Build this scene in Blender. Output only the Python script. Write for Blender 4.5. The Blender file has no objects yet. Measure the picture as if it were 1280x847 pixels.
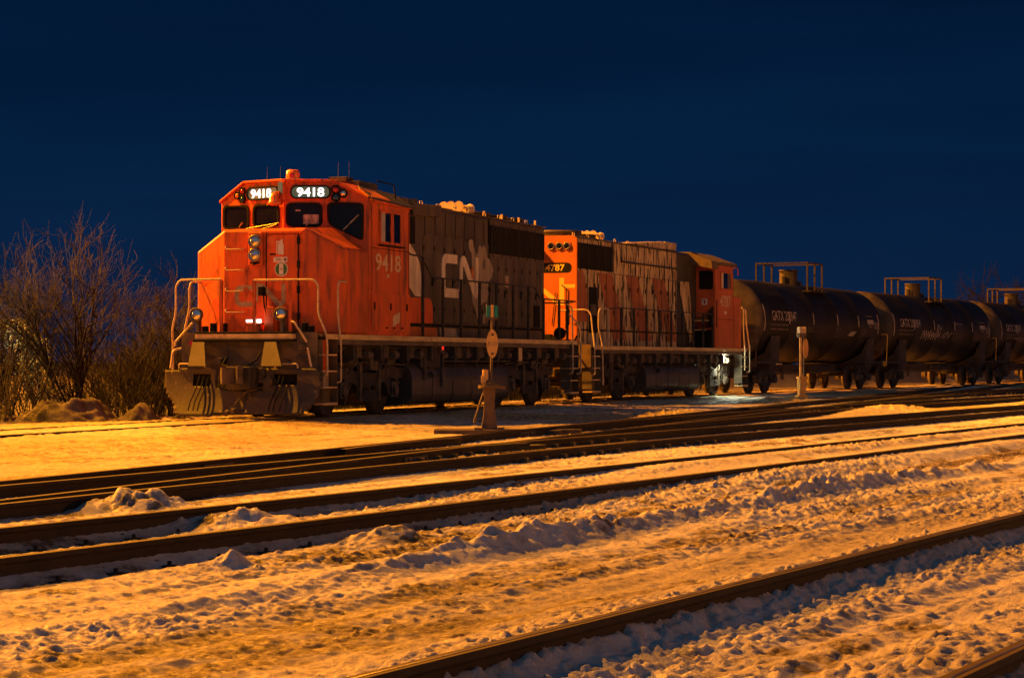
import bpy, math, random
import numpy as np
from mathutils import Vector, Matrix
from mathutils.geometry import tessellate_polygon

S = bpy.context.scene
COL = S.collection
R = math.radians
rnd = random.Random(7)

# ------------------------------------------------------------------ materials
def mat(name, col, rough=.6, metal=0., col2=None, sc=(2, 2, 2), lo=.42, hi=.62, det=6.,
        col3=None, sc3=(8, 8, 8), lo3=.55, hi3=.65, bump=0., bsc=30., spec=.4, emit=None, estr=0.):
    m = bpy.data.materials.new(name); m.use_nodes = True
    nt = m.node_tree; N = nt.nodes; L = nt.links
    b = N['Principled BSDF']
    b.inputs['Base Color'].default_value = (*col, 1)
    b.inputs['Roughness'].default_value = rough
    b.inputs['Metallic'].default_value = metal
    b.inputs['Specular IOR Level'].default_value = spec
    tc = N.new('ShaderNodeTexCoord')
    def layer(scale, l, h, seed):
        mp = N.new('ShaderNodeMapping'); mp.inputs['Scale'].default_value = scale
        mp.inputs['Location'].default_value = (seed, seed * 1.7, seed * .3)
        L.new(tc.outputs['Object'], mp.inputs[0])
        nz = N.new('ShaderNodeTexNoise'); nz.inputs['Scale'].default_value = 1.
        nz.inputs['Detail'].default_value = det; nz.inputs['Roughness'].default_value = .62
        L.new(mp.outputs[0], nz.inputs['Vector'])
        mr = N.new('ShaderNodeMapRange'); mr.inputs[1].default_value = l; mr.inputs[2].default_value = h
        L.new(nz.outputs[0], mr.inputs[0])
        return mr.outputs[0]
    def mix(fac, a, bcol):
        mx = N.new('ShaderNodeMix'); mx.data_type = 'RGBA'
        L.new(fac, mx.inputs[0])
        if isinstance(a, tuple): mx.inputs[6].default_value = (*a, 1)
        else: L.new(a, mx.inputs[6])
        mx.inputs[7].default_value = (*bcol, 1)
        return mx.outputs[2]
    cur = col
    if col2: cur = mix(layer(sc, lo, hi, 1.3), cur, col2)
    if col3: cur = mix(layer(sc3, lo3, hi3, 5.1), cur, col3)
    if not isinstance(cur, tuple): L.new(cur, b.inputs['Base Color'])
    if bump:
        nz = N.new('ShaderNodeTexNoise'); nz.inputs['Scale'].default_value = bsc; nz.inputs['Detail'].default_value = 5
        L.new(tc.outputs['Object'], nz.inputs['Vector'])
        bp = N.new('ShaderNodeBump'); bp.inputs['Strength'].default_value = bump; bp.inputs['Distance'].default_value = .02
        L.new(nz.outputs[0], bp.inputs['Height']); L.new(bp.outputs[0], b.inputs['Normal'])
    if emit:
        b.inputs['Emission Color'].default_value = (*emit, 1)
        b.inputs['Emission Strength'].default_value = estr
    return m

M = {}
M['red'] = mat('weathered_red_orange_paint', (.70, .100, .007), .55, col2=(.30, .058, .011), sc=(1.2, 1.2, .55),
               lo=.42, hi=.74, col3=(.085, .034, .015), sc3=(5.5, 5.5, .8), lo3=.50, hi3=.72, bump=.15, bsc=7)
M['orange'] = mat('orange_and_lit_red_paint', (.50, .125, .008), .55, col2=(.42, .10, .008), sc=(1.5, 1.5, .7), col3=(.3, .1, .03),
                  sc3=(6, 6, 1.5), lo3=.62, hi3=.74, bump=.1, bsc=7)  # hood end: red-orange paint with its strong lamp light mixed into the colour
M['stripe'] = mat('dull_red_stripe_paint', (.36, .115, .035), .65, col2=(.26, .08, .03), sc=(4, 4, .5), col3=(.06, .035, .02),
                  sc3=(9, 9, 1.2), lo3=.6, hi3=.68, bump=.1, bsc=9)
M['hood'] = mat('weathered_black_hood_paint', (.048, .038, .027), .55, col2=(.135, .098, .058), sc=(3.2, 3.2, .35), lo=.36, hi=.74,
                col3=(.022, .02, .018), sc3=(1.1, 1.1, .5), lo3=.5, hi3=.68, bump=.15, bsc=6)
M['cream'] = mat('peeling_cream_paint', (.62, .46, .23), .65, col2=(.38, .26, .12), sc=(2.2, 2.2, .6), lo=.38, hi=.64,
                 col3=(.022, .018, .014), sc3=(6.5, 6.5, 1.3), lo3=.515, hi3=.56, bump=.15, bsc=9)
M['blackpaint'] = mat('old_black_paint', (.022, .02, .018), .55, col2=(.05, .04, .03), sc=(3, 3, .6), bump=.1, bsc=8)
M['logo'] = mat('off_white_logo_paint', (.78, .66, .48), .6, col2=(.58, .47, .32), sc=(4, 4, .8), col3=(.16, .12, .08), sc3=(9, 9, 2), lo3=.62, hi3=.72)
M['logo_dim'] = mat('grey_map_paint', (.36, .29, .2), .65, col2=(.25, .2, .14), sc=(4, 4, .8), col3=(.1, .08, .05), sc3=(9, 9, 2), lo3=.58, hi3=.7)
M['logo_front'] = mat('grimy_grey_logo_paint', (.36, .27, .17), .7, col2=(.26, .17, .1), sc=(5, 5, 5), col3=(.4, .1, .03), sc3=(14, 14, 14), lo3=.6, hi3=.66)
M['yellow'] = mat('yellow_number_paint', (.85, .55, .07), .5, col2=(.7, .42, .05))
M['white'] = mat('white_sticker', (.7, .66, .6), .5, col2=(.6, .55, .5), sc=(9, 9, 9))
M['number'] = mat('cream_number_paint', (.62, .47, .28), .6, col2=(.5, .36, .2), sc=(6, 6, 6))
M['sill'] = mat('cream_sill_stripe', (.66, .48, .20), .6, col2=(.48, .32, .13), sc=(1.5, 4, 6), col3=(.07, .05, .03), sc3=(6, 6, 9), lo3=.62, hi3=.72, bump=.1)
M['frame'] = mat('grimy_frame_grey', (.14, .105, .07), .7, col2=(.08, .06, .04), sc=(2, 2, 4), bump=.15)
M['grime'] = mat('black_running_gear_grime', (.035, .029, .023), .7, col2=(.085, .064, .042), sc=(3, 3, 3), lo=.45, hi=.75, bump=.3, bsc=14)
M['grime2'] = mat('brown_brake_dust', (.12, .088, .055), .75, col2=(.05, .038, .026), sc=(5, 5, 5), bump=.3, bsc=18)
M['plow'] = mat('worn_plow_steel', (.072, .052, .027), .6, col2=(.032, .024, .014), sc=(1.5, 1.5, 2.2), lo=.35, hi=.65, col3=(.21, .14, .07), sc3=(9, 9, 9), lo3=.62, hi3=.72, bump=.3, bsc=10)
M['plate'] = mat('dirty_end_plate', (.07, .054, .035), .7, col2=(.12, .088, .052), sc=(1.5, 1.5, 1.5), bump=.2)
M['rail_cream'] = mat('chipped_cream_handrail', (.5, .38, .22), .5, col2=(.25, .17, .08), sc=(12, 12, 12), lo=.55, hi=.66)
M['rail_black'] = mat('black_handrail', (.02, .018, .016), .6, col2=(.05, .04, .03), sc=(8, 8, 8))
M['rubber'] = mat('black_rubber', (.010, .010, .010), .7, col2=(.016, .015, .014), spec=.08)
M['glass'] = mat('dark_window_glass', (.006, .006, .006), .08, col2=(.010, .009, .008), sc=(2, 2, 2), spec=.22)
M['pale_pane'] = mat('pale_window_reflection', (.42, .36, .33), .6, col2=(.36, .3, .28))  # pinkish reflection in the cab side window, put into the colour
M['metal'] = mat('bare_steel', (.4, .37, .33), .35, metal=.8, col2=(.25, .2, .15), sc=(6, 6, 6))
M['lens'] = mat('silvered_lamp_lens', (.75, .72, .66), .12, metal=.9, col2=(.6, .55, .5), sc=(9, 9, 9))
M['boardglass'] = mat('number_board_glass', (.10, .13, .085), .3, col2=(.07, .09, .06), emit=(.5, .75, .42), estr=.09)
M['digit_lit'] = mat('lit_number_digit', (.9, .9, .9), .4, emit=(1, .98, .95), estr=2.6)
M['led'] = mat('lit_led_bar', (.9, .9, .9), .4, emit=(1, 1, .92), estr=6)
M['bulb'] = mat('lit_inspection_lamp', (.9, .9, .8), .4, emit=(.93, 1, .72), estr=14)
M['redlens'] = mat('red_lens', (.35, .02, .03), .2, col2=(.3, .02, .02))
M['redlit'] = mat('lit_red_marker', (.5, .02, .01), .3, emit=(1, .03, .015), estr=.7)
M['bluelens'] = mat('blue_green_lens', (.02, .09, .13), .2, col2=(.015, .06, .09))
M['amber'] = mat('amber_beacon_dome', (.8, .22, .03), .3, col2=(.7, .15, .02))
M['teal'] = mat('teal_reflector', (.008, .22, .19), .45, col2=(.008, .17, .15))
M['green'] = mat('green_decal', (.05, .17, .035), .5, col2=(.04, .13, .03))
M['mesh'] = mat('radiator_mesh', (.02, .017, .014), .8, col2=(.032, .026, .02), sc=(5, 5, 5))
M['tank'] = mat('black_tank_paint', (.008, .007, .005), .55, col2=(.014, .011, .008), sc=(.5, 2.5, .5), lo=.4, hi=.65,
                col3=(.03, .023, .015), sc3=(1.2, 1.2, .3), lo3=.58, hi3=.8, bump=.1, bsc=4, spec=.25)
M['lit_head'] = mat('lightened_tank_end', (.062, .045, .026), .7, col2=(.026, .019, .012), sc=(2, 2, 2), bump=.1)  # tank heads coloured lighter than the shell to stand in for lamp light
M['red2'] = mat('dull_red_cab_paint', (.52, .105, .016), .55, col2=(.38, .075, .015), sc=(1.6, 1.6, 1.0), lo=.38, hi=.66, col3=(.12, .05, .02), sc3=(5, 5, 1.2), lo3=.60, hi3=.74, bump=.12, bsc=7)
M['tanktop'] = mat('brown_tank_fittings', (.042, .031, .019), .75, col2=(.026, .019, .012), sc=(4, 4, 4))
M['reflect'] = mat('reflective_tape', (.52, .4, .25), .5, col2=(.4, .28, .15), sc=(4, 4, 4))
M['stencil'] = mat('grey_stencil_paint', (.55, .44, .30), .7, col2=(.2, .16, .11), sc=(9, 9, 9))
M['stencil_dim'] = mat('faint_stencil_paint', (.17, .135, .09), .7, col2=(.07, .055, .04), sc=(9, 9, 9))
M['pink'] = mat('pink_graffiti', (.2, .115, .085), .6, col2=(.12, .07, .05), sc=(5, 5, 5))
M['rust'] = mat('rusty_rail_steel', (.033, .022, .013), .8, col2=(.019, .014, .009), sc=(5, 5, 9), lo=.4, hi=.62, bump=.25, bsc=25)
M['railtop'] = mat('worn_rail_head', (.055, .037, .024), .75, spec=.15, col2=(.08, .05, .03), sc=(7, 7, 7))
M['shine'] = mat('polished_rail_head', (.42, .40, .38), .30, metal=.8, col2=(.2, .16, .13), sc=(3, 3, 3))
M['wood'] = mat('old_tie_timber', (.12, .085, .055), .85, col2=(.06, .042, .028), sc=(2, 14, 14), bump=.4, bsc=20)
M['stand'] = mat('brown_switch_stand_paint', (.135, .082, .036), .6, col2=(.07, .045, .025), sc=(6, 6, 4), bump=.25)
M['target'] = mat('yellow_target_paint', (.62, .38, .10), .6, col2=(.5, .3, .08), sc=(5, 5, 5))
M['lit_post'] = mat('amber_lit_post', (.72, .32, .06), .6, col2=(.5, .22, .05), sc=(5, 5, 3))  # amber lamp light put into the colour of the shaded far stand
M['bark'] = mat('bare_twig_bark', (.013, .011, .0095), .9, col2=(.008, .007, .006), sc=(6, 6, 6))
M['bark_far'] = mat('distant_twig_bark', (.010, .009, .007), .9, col2=(.006, .005, .004), sc=(2, 2, 2))
M['stem'] = mat('bush_stem_bark', (.025, .020, .015), .9, col2=(.015, .013, .010), sc=(6, 6, 6))
M['needle'] = mat('evergreen_needles', (.22, .23, .11), .7, col2=(.13, .14, .06), sc=(5, 5, 5))
M['pile'] = mat('dirty_snow_heap', (.105, .088, .07), .9, col2=(.03, .024, .018), sc=(2.5, 2.5, 2.5), lo=.4, hi=.62, bump=.6, bsc=9)

M['redpatch'] = mat('touched_up_red_paint', (.40, .04, .008), .55, col2=(.6, .08, .01), sc=(3, 3, 3))

# ------------------------------------------------------------------ mesh builder
def V3(p): return Vector(p)
def rrect(w, h, r, n=5):
    out = []
    for cx, cy, a0 in ((w/2-r, h/2-r, 0), (-w/2+r, h/2-r, 90), (-w/2+r, -h/2+r, 180), (w/2-r, -h/2+r, 270)):
        for i in range(n+1):
            a = R(a0 + 90*i/n); out.append((cx + r*math.cos(a), cy + r*math.sin(a)))
    return out
def rpoly(pts, r, n=4):
    """round the corners of a 2-D polygon"""
    out = []; k = len(pts)
    for i in range(k):
        p = Vector(pts[i]); a = Vector(pts[i-1]) - p; b = Vector(pts[(i+1) % k]) - p
        rr = min(r, a.length*.45, b.length*.45)
        A = p + a.normalized()*rr; B = p + b.normalized()*rr
        for j in range(n+1):
            t = j/n
            out.append(tuple(A*(1-t)**2 + p*2*t*(1-t) + B*t*t))
    return out

class MB:
    def __init__(s): s.v = []; s.f = []; s.m = []; s.s = []
    def add(s, vs, fs, mi=0, sm=False):
        b = len(s.v); s.v += [tuple(p) for p in vs]
        for f in fs: s.f.append([b+i for i in f]); s.m.append(mi); s.s.append(sm)
        return s
    def box(s, x0, x1, y0, y1, z0, z1, mi=0):
        return s.hexa([(x0,y0,z0),(x1,y0,z0),(x1,y1,z0),(x0,y1,z0),(x0,y0,z1),(x1,y0,z1),(x1,y1,z1),(x0,y1,z1)], mi)
    def hexa(s, p, mi=0):
        return s.add(p, [(0,3,2,1),(4,5,6,7),(0,1,5,4),(1,2,6,5),(2,3,7,6),(3,0,4,7)], mi)
    def prism(s, poly, vec, mi=0, sm=False, holes=(), back=True):
        loops = [[V3(p) for p in poly]] + [[V3(p) for p in h] for h in holes]
        tri = tessellate_polygon(loops); flat = [p for l in loops for p in l]; n = len(flat); vec = V3(vec)
        vs = flat + [p + vec for p in flat]
        s.add(vs, [tuple(t) for t in tri] + ([tuple(n+i for i in reversed(t)) for t in tri] if back else []), mi)
        b = 0
        for l in loops:
            k = len(l)
            s.add(l + [p + vec for p in l], [(i, (i+1) % k, k+(i+1) % k, k+i) for i in range(k)], mi, sm)
        return s
    def flat(s, pts2, o, u, v, th, mi=0, holes=()):
        o, u, v = V3(o), V3(u), V3(v); n = u.cross(v).normalized()
        P = [o + u*a + v*b for a, b in pts2]
        H = [[o + u*a + v*b for a, b in h] for h in holes]
        return s.prism(P, n*th, mi, holes=H)
    def cyl(s, p0, p1, r0, r1=None, n=12, caps=True, mi=0, sm=True):
        p0, p1 = V3(p0), V3(p1); r1 = r0 if r1 is None else r1
        d = (p1-p0).normalized(); a = d.orthogonal().normalized(); b = d.cross(a)
        c = [(math.cos(2*math.pi*i/n), math.sin(2*math.pi*i/n)) for i in range(n)]
        A = [p0 + (a*x + b*y)*r0 for x, y in c]; B = [p1 + (a*x + b*y)*r1 for x, y in c]
        s.add(A+B, [(i, (i+1) % n, n+(i+1) % n, n+i) for i in range(n)], mi, sm)
        if caps: s.add(A, [tuple(range(n-1, -1, -1))], mi); s.add(B, [tuple(range(n))], mi)
        return s
    def tube(s, pts, r, n=6, mi=0, taper=None, caps=True):
        P = [V3(p) for p in pts]; k = len(P)
        rs = taper or [r]*k
        d = (P[1]-P[0]).normalized(); a = d.orthogonal().normalized(); vs = []
        for i in range(k):
            t = ((P[i]-P[i-1]).normalized() if i else V3((0,0,0))) + ((P[i+1]-P[i]).normalized() if i < k-1 else V3((0,0,0)))
            t = t.normalized() if t.length > 1e-6 else d
            a = (a - t*a.dot(t)); a = a.normalized() if a.length > 1e-6 else t.orthogonal().normalized()
            b = t.cross(a)
            vs += [P[i] + (a*math.cos(2*math.pi*j/n) + b*math.sin(2*math.pi*j/n))*rs[i] for j in range(n)]
        fs = [(i*n+j, i*n+(j+1) % n, (i+1)*n+(j+1) % n, (i+1)*n+j) for i in range(k-1) for j in range(n)]
        s.add(vs, fs, mi, True)
        if caps: s.add(vs[:n], [tuple(range(n-1, -1, -1))], mi); s.add(vs[-n:], [tuple(range(n))], mi)
        return s
    def lathe(s, prof, o, ax=(0,0,1), n=16, mi=0, sm=True):
        o, ax = V3(o), V3(ax).normalized(); a = ax.orthogonal().normalized(); b = ax.cross(a); vs = []
        for r, h in prof:
            vs += [o + ax*h + (a*math.cos(2*math.pi*j/n) + b*math.sin(2*math.pi*j/n))*max(r, 1e-4) for j in range(n)]
        k = len(prof)
        s.add(vs, [(i*n+j, i*n+(j+1) % n, (i+1)*n+(j+1) % n, (i+1)*n+j) for i in range(k-1) for j in range(n)], mi, sm)
        s.add(vs[:n], [tuple(range(n-1, -1, -1))], mi); s.add(vs[-n:], [tuple(range(n))], mi)
        return s
    def text(s, string, o, u, v, size, th=.004, bold=.0, squeeze=1., mi=0, center=True):
        c = bpy.data.curves.new('t', 'FONT'); c.body = string; c.size = 1; c.offset = bold; c.resolution_u = 4
        c.align_x = 'CENTER' if center else 'LEFT'
        ob = bpy.data.objects.new('t', c)
        me = bpy.data.meshes.new_from_object(ob)
        o, u, v = V3(o), V3(u).normalized(), V3(v).normalized(); nrm = u.cross(v)
        k = size/.70
        pts = [o + u*(p.co.x*k*squeeze) + v*(p.co.y*k) + nrm*th for p in me.vertices]
        s.add(pts, [tuple(p.vertices) for p in me.polygons], mi)
        bpy.data.objects.remove(ob); bpy.data.curves.remove(c); bpy.data.meshes.remove(me)
        return s
    def build(s, name, mats, parent=None, bevel=0.):
        me = bpy.data.meshes.new(name)
        me.from_pydata(s.v, [], s.f)
        if not isinstance(mats, (list, tuple)): mats = [mats]
        for m in mats: me.materials.append(m)
        me.polygons.foreach_set('material_index', s.m)
        me.polygons.foreach_set('use_smooth', s.s)
        me.update()
        import bmesh
        bm = bmesh.new(); bm.from_mesh(me); bmesh.ops.recalc_face_normals(bm, faces=bm.faces); bm.to_mesh(me); bm.free()
        o = bpy.data.objects.new(name, me); COL.objects.link(o)
        if parent: o.parent = parent
        if bevel:
            b = o.modifiers.new('bevel', 'BEVEL'); b.width = bevel; b.segments = 2; b.limit_method = 'ANGLE'; b.angle_limit = R(40)
        return o

def tag(o, label, cat=None, group=None, kind=None):
    if label: o['label'] = label
    if cat: o['category'] = cat
    if group: o['group'] = group
    if kind: o['kind'] = kind
    return o
def thing(name, label, cat, loc=(0,0,0), rz=0., group=None):
    o = bpy.data.objects.new(name, None); COL.objects.link(o); o.empty_display_size = .3
    o.location = loc; o.rotation_euler = (0, 0, rz)
    return tag(o, label, cat, group)
def copy_tree(o, parent=None):
    c = o.copy(); COL.objects.link(c); c.parent = parent
    for ch in [x for x in o.children]: copy_tree(ch, c)
    return c

NX = (-1, 0, 0)
# text on the near side of a vehicle reads towards +X; on its front face towards -Y
SU, SV = (1, 0, 0), (0, 0, 1)
FU, FV = (0, -1, 0), (0, 0, 1)
# ------------------------------------------------------------------ running gear shared by both locomotives
def loco_truck(parent, xc):
    """four-wheel locomotive truck with swing hangers, springs, journal boxes and brake gear"""
    b = MB()
    for sy in (-1, 1):
        y0, y1 = sorted((sy*1.03, sy*1.15))
        # arched side frame with two pedestals
        prof = [(-1.98,.78),(-1.98,.98),(-1.0,1.02),(-.62,.88),(.62,.88),(1.0,1.02),(1.98,.98),(1.98,.78),(1.66,.74),(1.62,.42),
                (1.52,.42),(1.52,.76),(1.22,.76),(1.22,.42),(1.12,.42),(.98,.70),(.5,.62),(-.5,.62),(-.98,.70),(-1.12,.42),(-1.22,.42),
                (-1.22,.76),(-1.52,.76),(-1.52,.42),(-1.62,.42),(-1.66,.74)]
        b.prism([(xc+x, y0, z) for x, z in prof], (0, y1-y0, 0))
        ye = sy*1.19
        for ax in (-1.37, 1.37):
            b.box(xc+ax-.15, xc+ax+.15, min(sy*.98,sy*1.2), max(sy*.98,sy*1.2), .36, .68, 1)
            b.cyl((xc+ax, sy*1.2, .51), (xc+ax, sy*1.25, .51), .12, n=14, mi=1)
            for dx in (-.34, .34):                       # coil springs
                b.lathe([(.075 if k % 2 else .095, .70+.022*k) for k in range(9)], (xc+ax+dx*.82, sy*1.09, .1), n=10, mi=1)
            b.box(xc+ax-.42, xc+ax+.42, min(sy*1.0,sy*1.14), max(sy*1.0,sy*1.14), .62, .70, 0)
            b.tube([(xc+ax+.62, sy*1.12, 1.25), (xc+ax+.60, sy*1.1, .7), (xc+ax+.56, sy*.95, .2)], .025, 6, 1)     # sand pipe
            b.box(xc+ax-.66, xc+ax-.54, min(sy*.7,sy*.86), max(sy*.7,sy*.86), .3, .75, 1)                # brake shoe
            b.tube([(xc+ax-.62, sy*1.05, .95), (xc+ax-.66, sy*1.0, .35)], .03, 6, 1)
        for dx in (-.5, .5):                             # swing hangers
            b.box(xc+dx-.06, xc+dx+.06, min(sy*1.14,sy*1.22), max(sy*1.14,sy*1.22), .30, 1.06, 1)
        for k in range(5):                               # elliptic spring between the hangers
            w = .50-.05*k; b.box(xc-w, xc+w, min(sy*1.06,sy*1.2), max(sy*1.06,sy*1.2), .30+.045*k, .335+.045*k, 0)
        for dx in (-1.0, 1.0):                           # brake cylinders
            b.cyl((xc+dx-.22, sy*1.14, 1.12), (xc+dx+.22, sy*1.14, 1.12), .13, n=14, mi=1)
            b.cyl((xc+dx+.22, sy*1.14, 1.12), (xc+dx+.42, sy*1.14, 1.12), .035, n=8, mi=1)
        b.tube([(xc-1.95, sy*1.2, 1.05), (xc-.4, sy*1.22, 1.09), (xc+.5, sy*1.22, 1.07), (xc+1.95, sy*1.2, 1.04)], .022, 6, 1)
        b.box(xc-.2, xc+.2, min(sy*1.1,sy*1.3), max(sy*1.1,sy*1.3), .93, 1.3, 1)                          # snubber bracket
    b.box(xc-.35, xc+.35, -1.05, 1.05, .55, .9, 0)
    for e in (-1.9, 1.9): b.box(xc+e-.06, xc+e+.06, -1.05, 1.05, .78, .95, 0)
    for ax in (-1.37, 1.37): b.cyl((xc+ax, -1, .51), (xc+ax, 1, .51), .09, n=10)
    t = b.build('truck', [M['grime'], M['grime2']], parent, bevel=.008)
    for ax in (-1.37, 1.37):
        for sy in (-1, 1):
            w = MB()
            w.lathe([(.10,-.07),(.12,-.07),(.40,-.02),(.43,-.065),(.508,-.065),(.512,.03),(.55,.045),(.545,.075),(.42,.075),(.38,.02),(.14,.05),(.10,.05)],
                    (xc+ax, sy*.755, .51), (0, -sy, 0), 28)
            w.build('wheel', M['grime'], t)
    return t

def coupler(parent, x, sx, z=.84):
    b = MB()
    b.box(min(x, x+sx*.75), max(x, x+sx*.75), -.09, .09, z-.1, z+.1)
    # knuckle and guard arm
    b.prism([(x-sx*.02, .02, z-.16), (x-sx*.30, .18, z-.16), (x-sx*.34, .12, z-.16), (x-sx*.12, -.02, z-.16), (x, -.10, z-.16), (x+sx*.2, -.12, z-.16), (x+sx*.2, .12, z-.16)], (0,0,.32))
    b.prism([(x, -.09, z-.15), (x-sx*.14, -.23, z-.15), (x-sx*.26, -.17, z-.15), (x-sx*.2, -.1, z-.15), (x-sx*.06, -.06, z-.15)], (0,0,.34))
    b.cyl((x-sx*.12, -.16, z-.2), (x-sx*.12, -.16, z+.2), .035, n=8)
    return b.build('coupler', M['grime2'], parent, bevel=.015)

def fuel_tank(parent, x0, x1, hw=1.36, zb=.17, zt=1.1):
    sec = rpoly([(-hw, zt), (-hw, zb+.05), (-hw+.45, zb), (hw-.45, zb), (hw, zb+.05), (hw, zt)], .46, 8)
    b = MB()
    b.prism([(x0, y, z) for y, z in sec], (x1-x0, 0, 0), sm=True)
    for xs in np.linspace(x0+.02, x1-.02, 6):            # weld straps standing proud
        s2 = rpoly([(-hw-.012, zt-.02), (-hw-.012, zb+.04), (-hw+.44, zb-.012), (hw-.44, zb-.012), (hw+.012, zb+.04), (hw+.012, zt-.02)], .47, 8)
        b.prism([(xs-.03, y, z) for y, z in s2], (.06, 0, 0), sm=True)
    b.cyl((x0+1.1, -hw-.02, .8), (x0+1.1, -hw-.10, .86), .07, n=10)
    b.box(x0+2.2, x0+4.1, -hw-.016, -hw, .70, .76, 1)
    o = b.build('fuel_tank', [M['tankshell'], M['grime2']], parent)
    return o
M['tankshell'] = mat('oily_fuel_tank', (.05, .04, .028), .38, col2=(.11, .085, .055), sc=(5, 1, .6), lo=.42, hi=.7, bump=.12, bsc=8)

def reservoir(parent, x0, x1, z, y=-1.2, r=.155):
    b = MB()
    b.lathe([(0,0),(r*.6,.03),(r*.92,.09),(r,.16),(r,x1-x0-.16),(r*.92,x1-x0-.09),(r*.6,x1-x0-.03),(0,x1-x0)], (x0, y, z), (1,0,0), 20)
    for k in (.25, .75): b.box(x0+(x1-x0)*k-.03, x0+(x1-x0)*k+.03, y-.16, y+.16, z, z+r+.1)
    return b.build('air_reservoir', M['tankshell'], parent)

def steps(parent, x0, x1, sy, zt, risers):
    """recessed corner steps: side plates, treads and painted risers"""
    b = MB(); yo = sy*1.5; yi = sy*1.22
    def bx(xa, xb, ya, yb, za, zb, mi=0): b.box(xa, xb, min(ya,yb), max(ya,yb), za, zb, mi)
    bx(x1, x1+.025, yo, yi, .22, zt, 0)
    bx(x0, x0+.025, yo, yi, .36, zt, 0)
    zs = [.30, .62, .94, 1.26]
    for k, z in enumerate(zs):
        bx(x0, x1, yo, yi+sy*.02, z-.03, z, 1)
        bx(x0+.03, x1-.003, yi+sy*(.10-.02*k), yi+sy*(.12-.02*k), z, zs[k+1]-.03 if k < 3 else zt, 2 if risers and k >= 2 else (3 if risers and k == 1 else 0))
    bx(x0+.02, x1, yo+sy*.01, yo-sy*.01, .26, .31, 1)
    return b.build('steps', [M['plate'], M['sill'], M['red'], M['logo_dim']], parent)

def stanchion(parent, x, y, z0, z1, m='rail_black'):
    b = MB(); b.box(x-.05, x+.05, y-.012, y+.012, z0-.12, z1-.02); b.box(x-.02, x+.02, y-.03, y+.03, z0-.10, z1)
    return b.build('stanchion', M[m], parent)

def arc(pts, r=.08):
    """polyline with rounded corners"""
    out = [V3(pts[0])]
    for i in range(1, len(pts)-1):
        p = V3(pts[i]); a = V3(pts[i-1])-p; c = V3(pts[i+1])-p; rr = min(r, a.length*.45, c.length*.45)
        A = p+a.normalized()*rr; B = p+c.normalized()*rr
        for j in range(5):
            t = j/4; out.append(A*(1-t)**2+p*2*t*(1-t)+B*t*t)
    return out+[V3(pts[-1])]
def rail_pipe(parent, pts, r=.021, m='rail_cream', name='handrail', rr=.09):
    return MB().tube(arc(pts, rr), r, 8).build(name, M[m], parent)

def underframe(parent, x0, x1, zt, zs):
    """platform, sill stripe and clutter hanging below it"""
    b = MB()
    b.box(x0+.76, x1-.76, -1.50, 1.50, zt-.10, zt, 0)
    b.box(x0, x0+.76, -1.09, 1.09, zt-.10, zt, 0); b.box(x1-.76, x1, -1.09, 1.09, zt-.10, zt, 0)
    b.box(x0, x0+.74, -1.50, 1.50, zt-.05, zt, 0); b.box(x1-.74, x1, -1.50, 1.50, zt-.05, zt, 0)
    b.box(x0+.78, x1-.78, -1.49, 1.49, zs-.10, zt-.10, 0)
    b.box(x0+.3, x1-.3, -.5, .5, .95, zt-.1, 1)
    b.box(x0+2.5, x1-2.5, -1.0, 1.0, 1.15, zt-.1, 1)
    u = b.build('underframe', [M['frame'], M['grime']], parent, bevel=.006)
    for sy in (-1, 1):
        s = MB(); a, c = sorted((sy*1.502, sy*1.522))
        s.box(x0+.2, x1-.2, a, c, zt-.098, zt+.004)
        s.build('sill_stripe', M['sill'], parent)
    p = MB()
    for sy in (-1, 1):
        for k in range(3):
            y = sy*(1.33-.08*k); z = zs-.14-.05*k
            pts = [(x, y, z+.015*math.sin(x*2.1+k)) for x in np.arange(x0+1.2, x1-1.2, .7)]
            p.tube(pts, .022+.006*(k == 1), 6)
        for x in np.arange(x0+1.7, x1-1.5, 1.45):
            p.box(x-.05, x+.05, min(sy*1.2,sy*1.46), max(sy*1.2,sy*1.46), zs-.42, zs-.1)
            p.box(x+.35, x+.62, min(sy*1.1,sy*1.36), max(sy*1.1,sy*1.36), zs-.36, zs-.1, 1)
            p.tube([(x+.2, sy*1.35, zs-.15), (x+.24, sy*1.4, zs-.4), (x+.15, sy*1.25, zs-.7)], .02, 6)
            p.cyl((x+.8, sy*1.35, zs-.3), (x+1.05, sy*1.35, zs-.3), .09, n=10, mi=1)
    p.build('piping', [M['grime'], M['grime2']], parent)
    return u

def door_panel(parent, x0, x1, z0, z1, y, m, hinge=True):
    b = MB(); b.box(x0, x1, y, y+.016, z0, z1, 0)
    d = b.build('hood_door', M[m], parent, bevel=.006)
    for z in (z0+.28, z1-.28, (z0+z1)/2): MB().box(x0+.02, x0+.06, y-.012, y-.002, z-.05, z+.05).build('hinge', M['rubber'], d)
    MB().box(x1-.10, x1-.06, y-.022, y-.002, (z0+z1)/2-.16, (z0+z1)/2+.02).build('latch', M['rubber'], d)
    return d

def grille(parent, x0, x1, z0, z1, y, name='radiator_grille'):
    b = MB(); b.box(x0, x1, y, y+.02, z0, z1, 0)
    for z in np.arange(z0+.03, z1, .05): b.box(x0, x1, y-.014, y-.002, z, z+.012, 1)
    for x in np.arange(x0, x1+.01, (x1-x0)/4): b.box(x-.02, x+.02, y-.026, y-.015, z0, z1, 1)
    for x in np.arange(x0+.06, x1, .12): b.box(x-.005, x+.005, y-.022, y-.0145, z0, z1, 1)
    return b.build(name, [M['rubber'], M['mesh']], parent)

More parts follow.
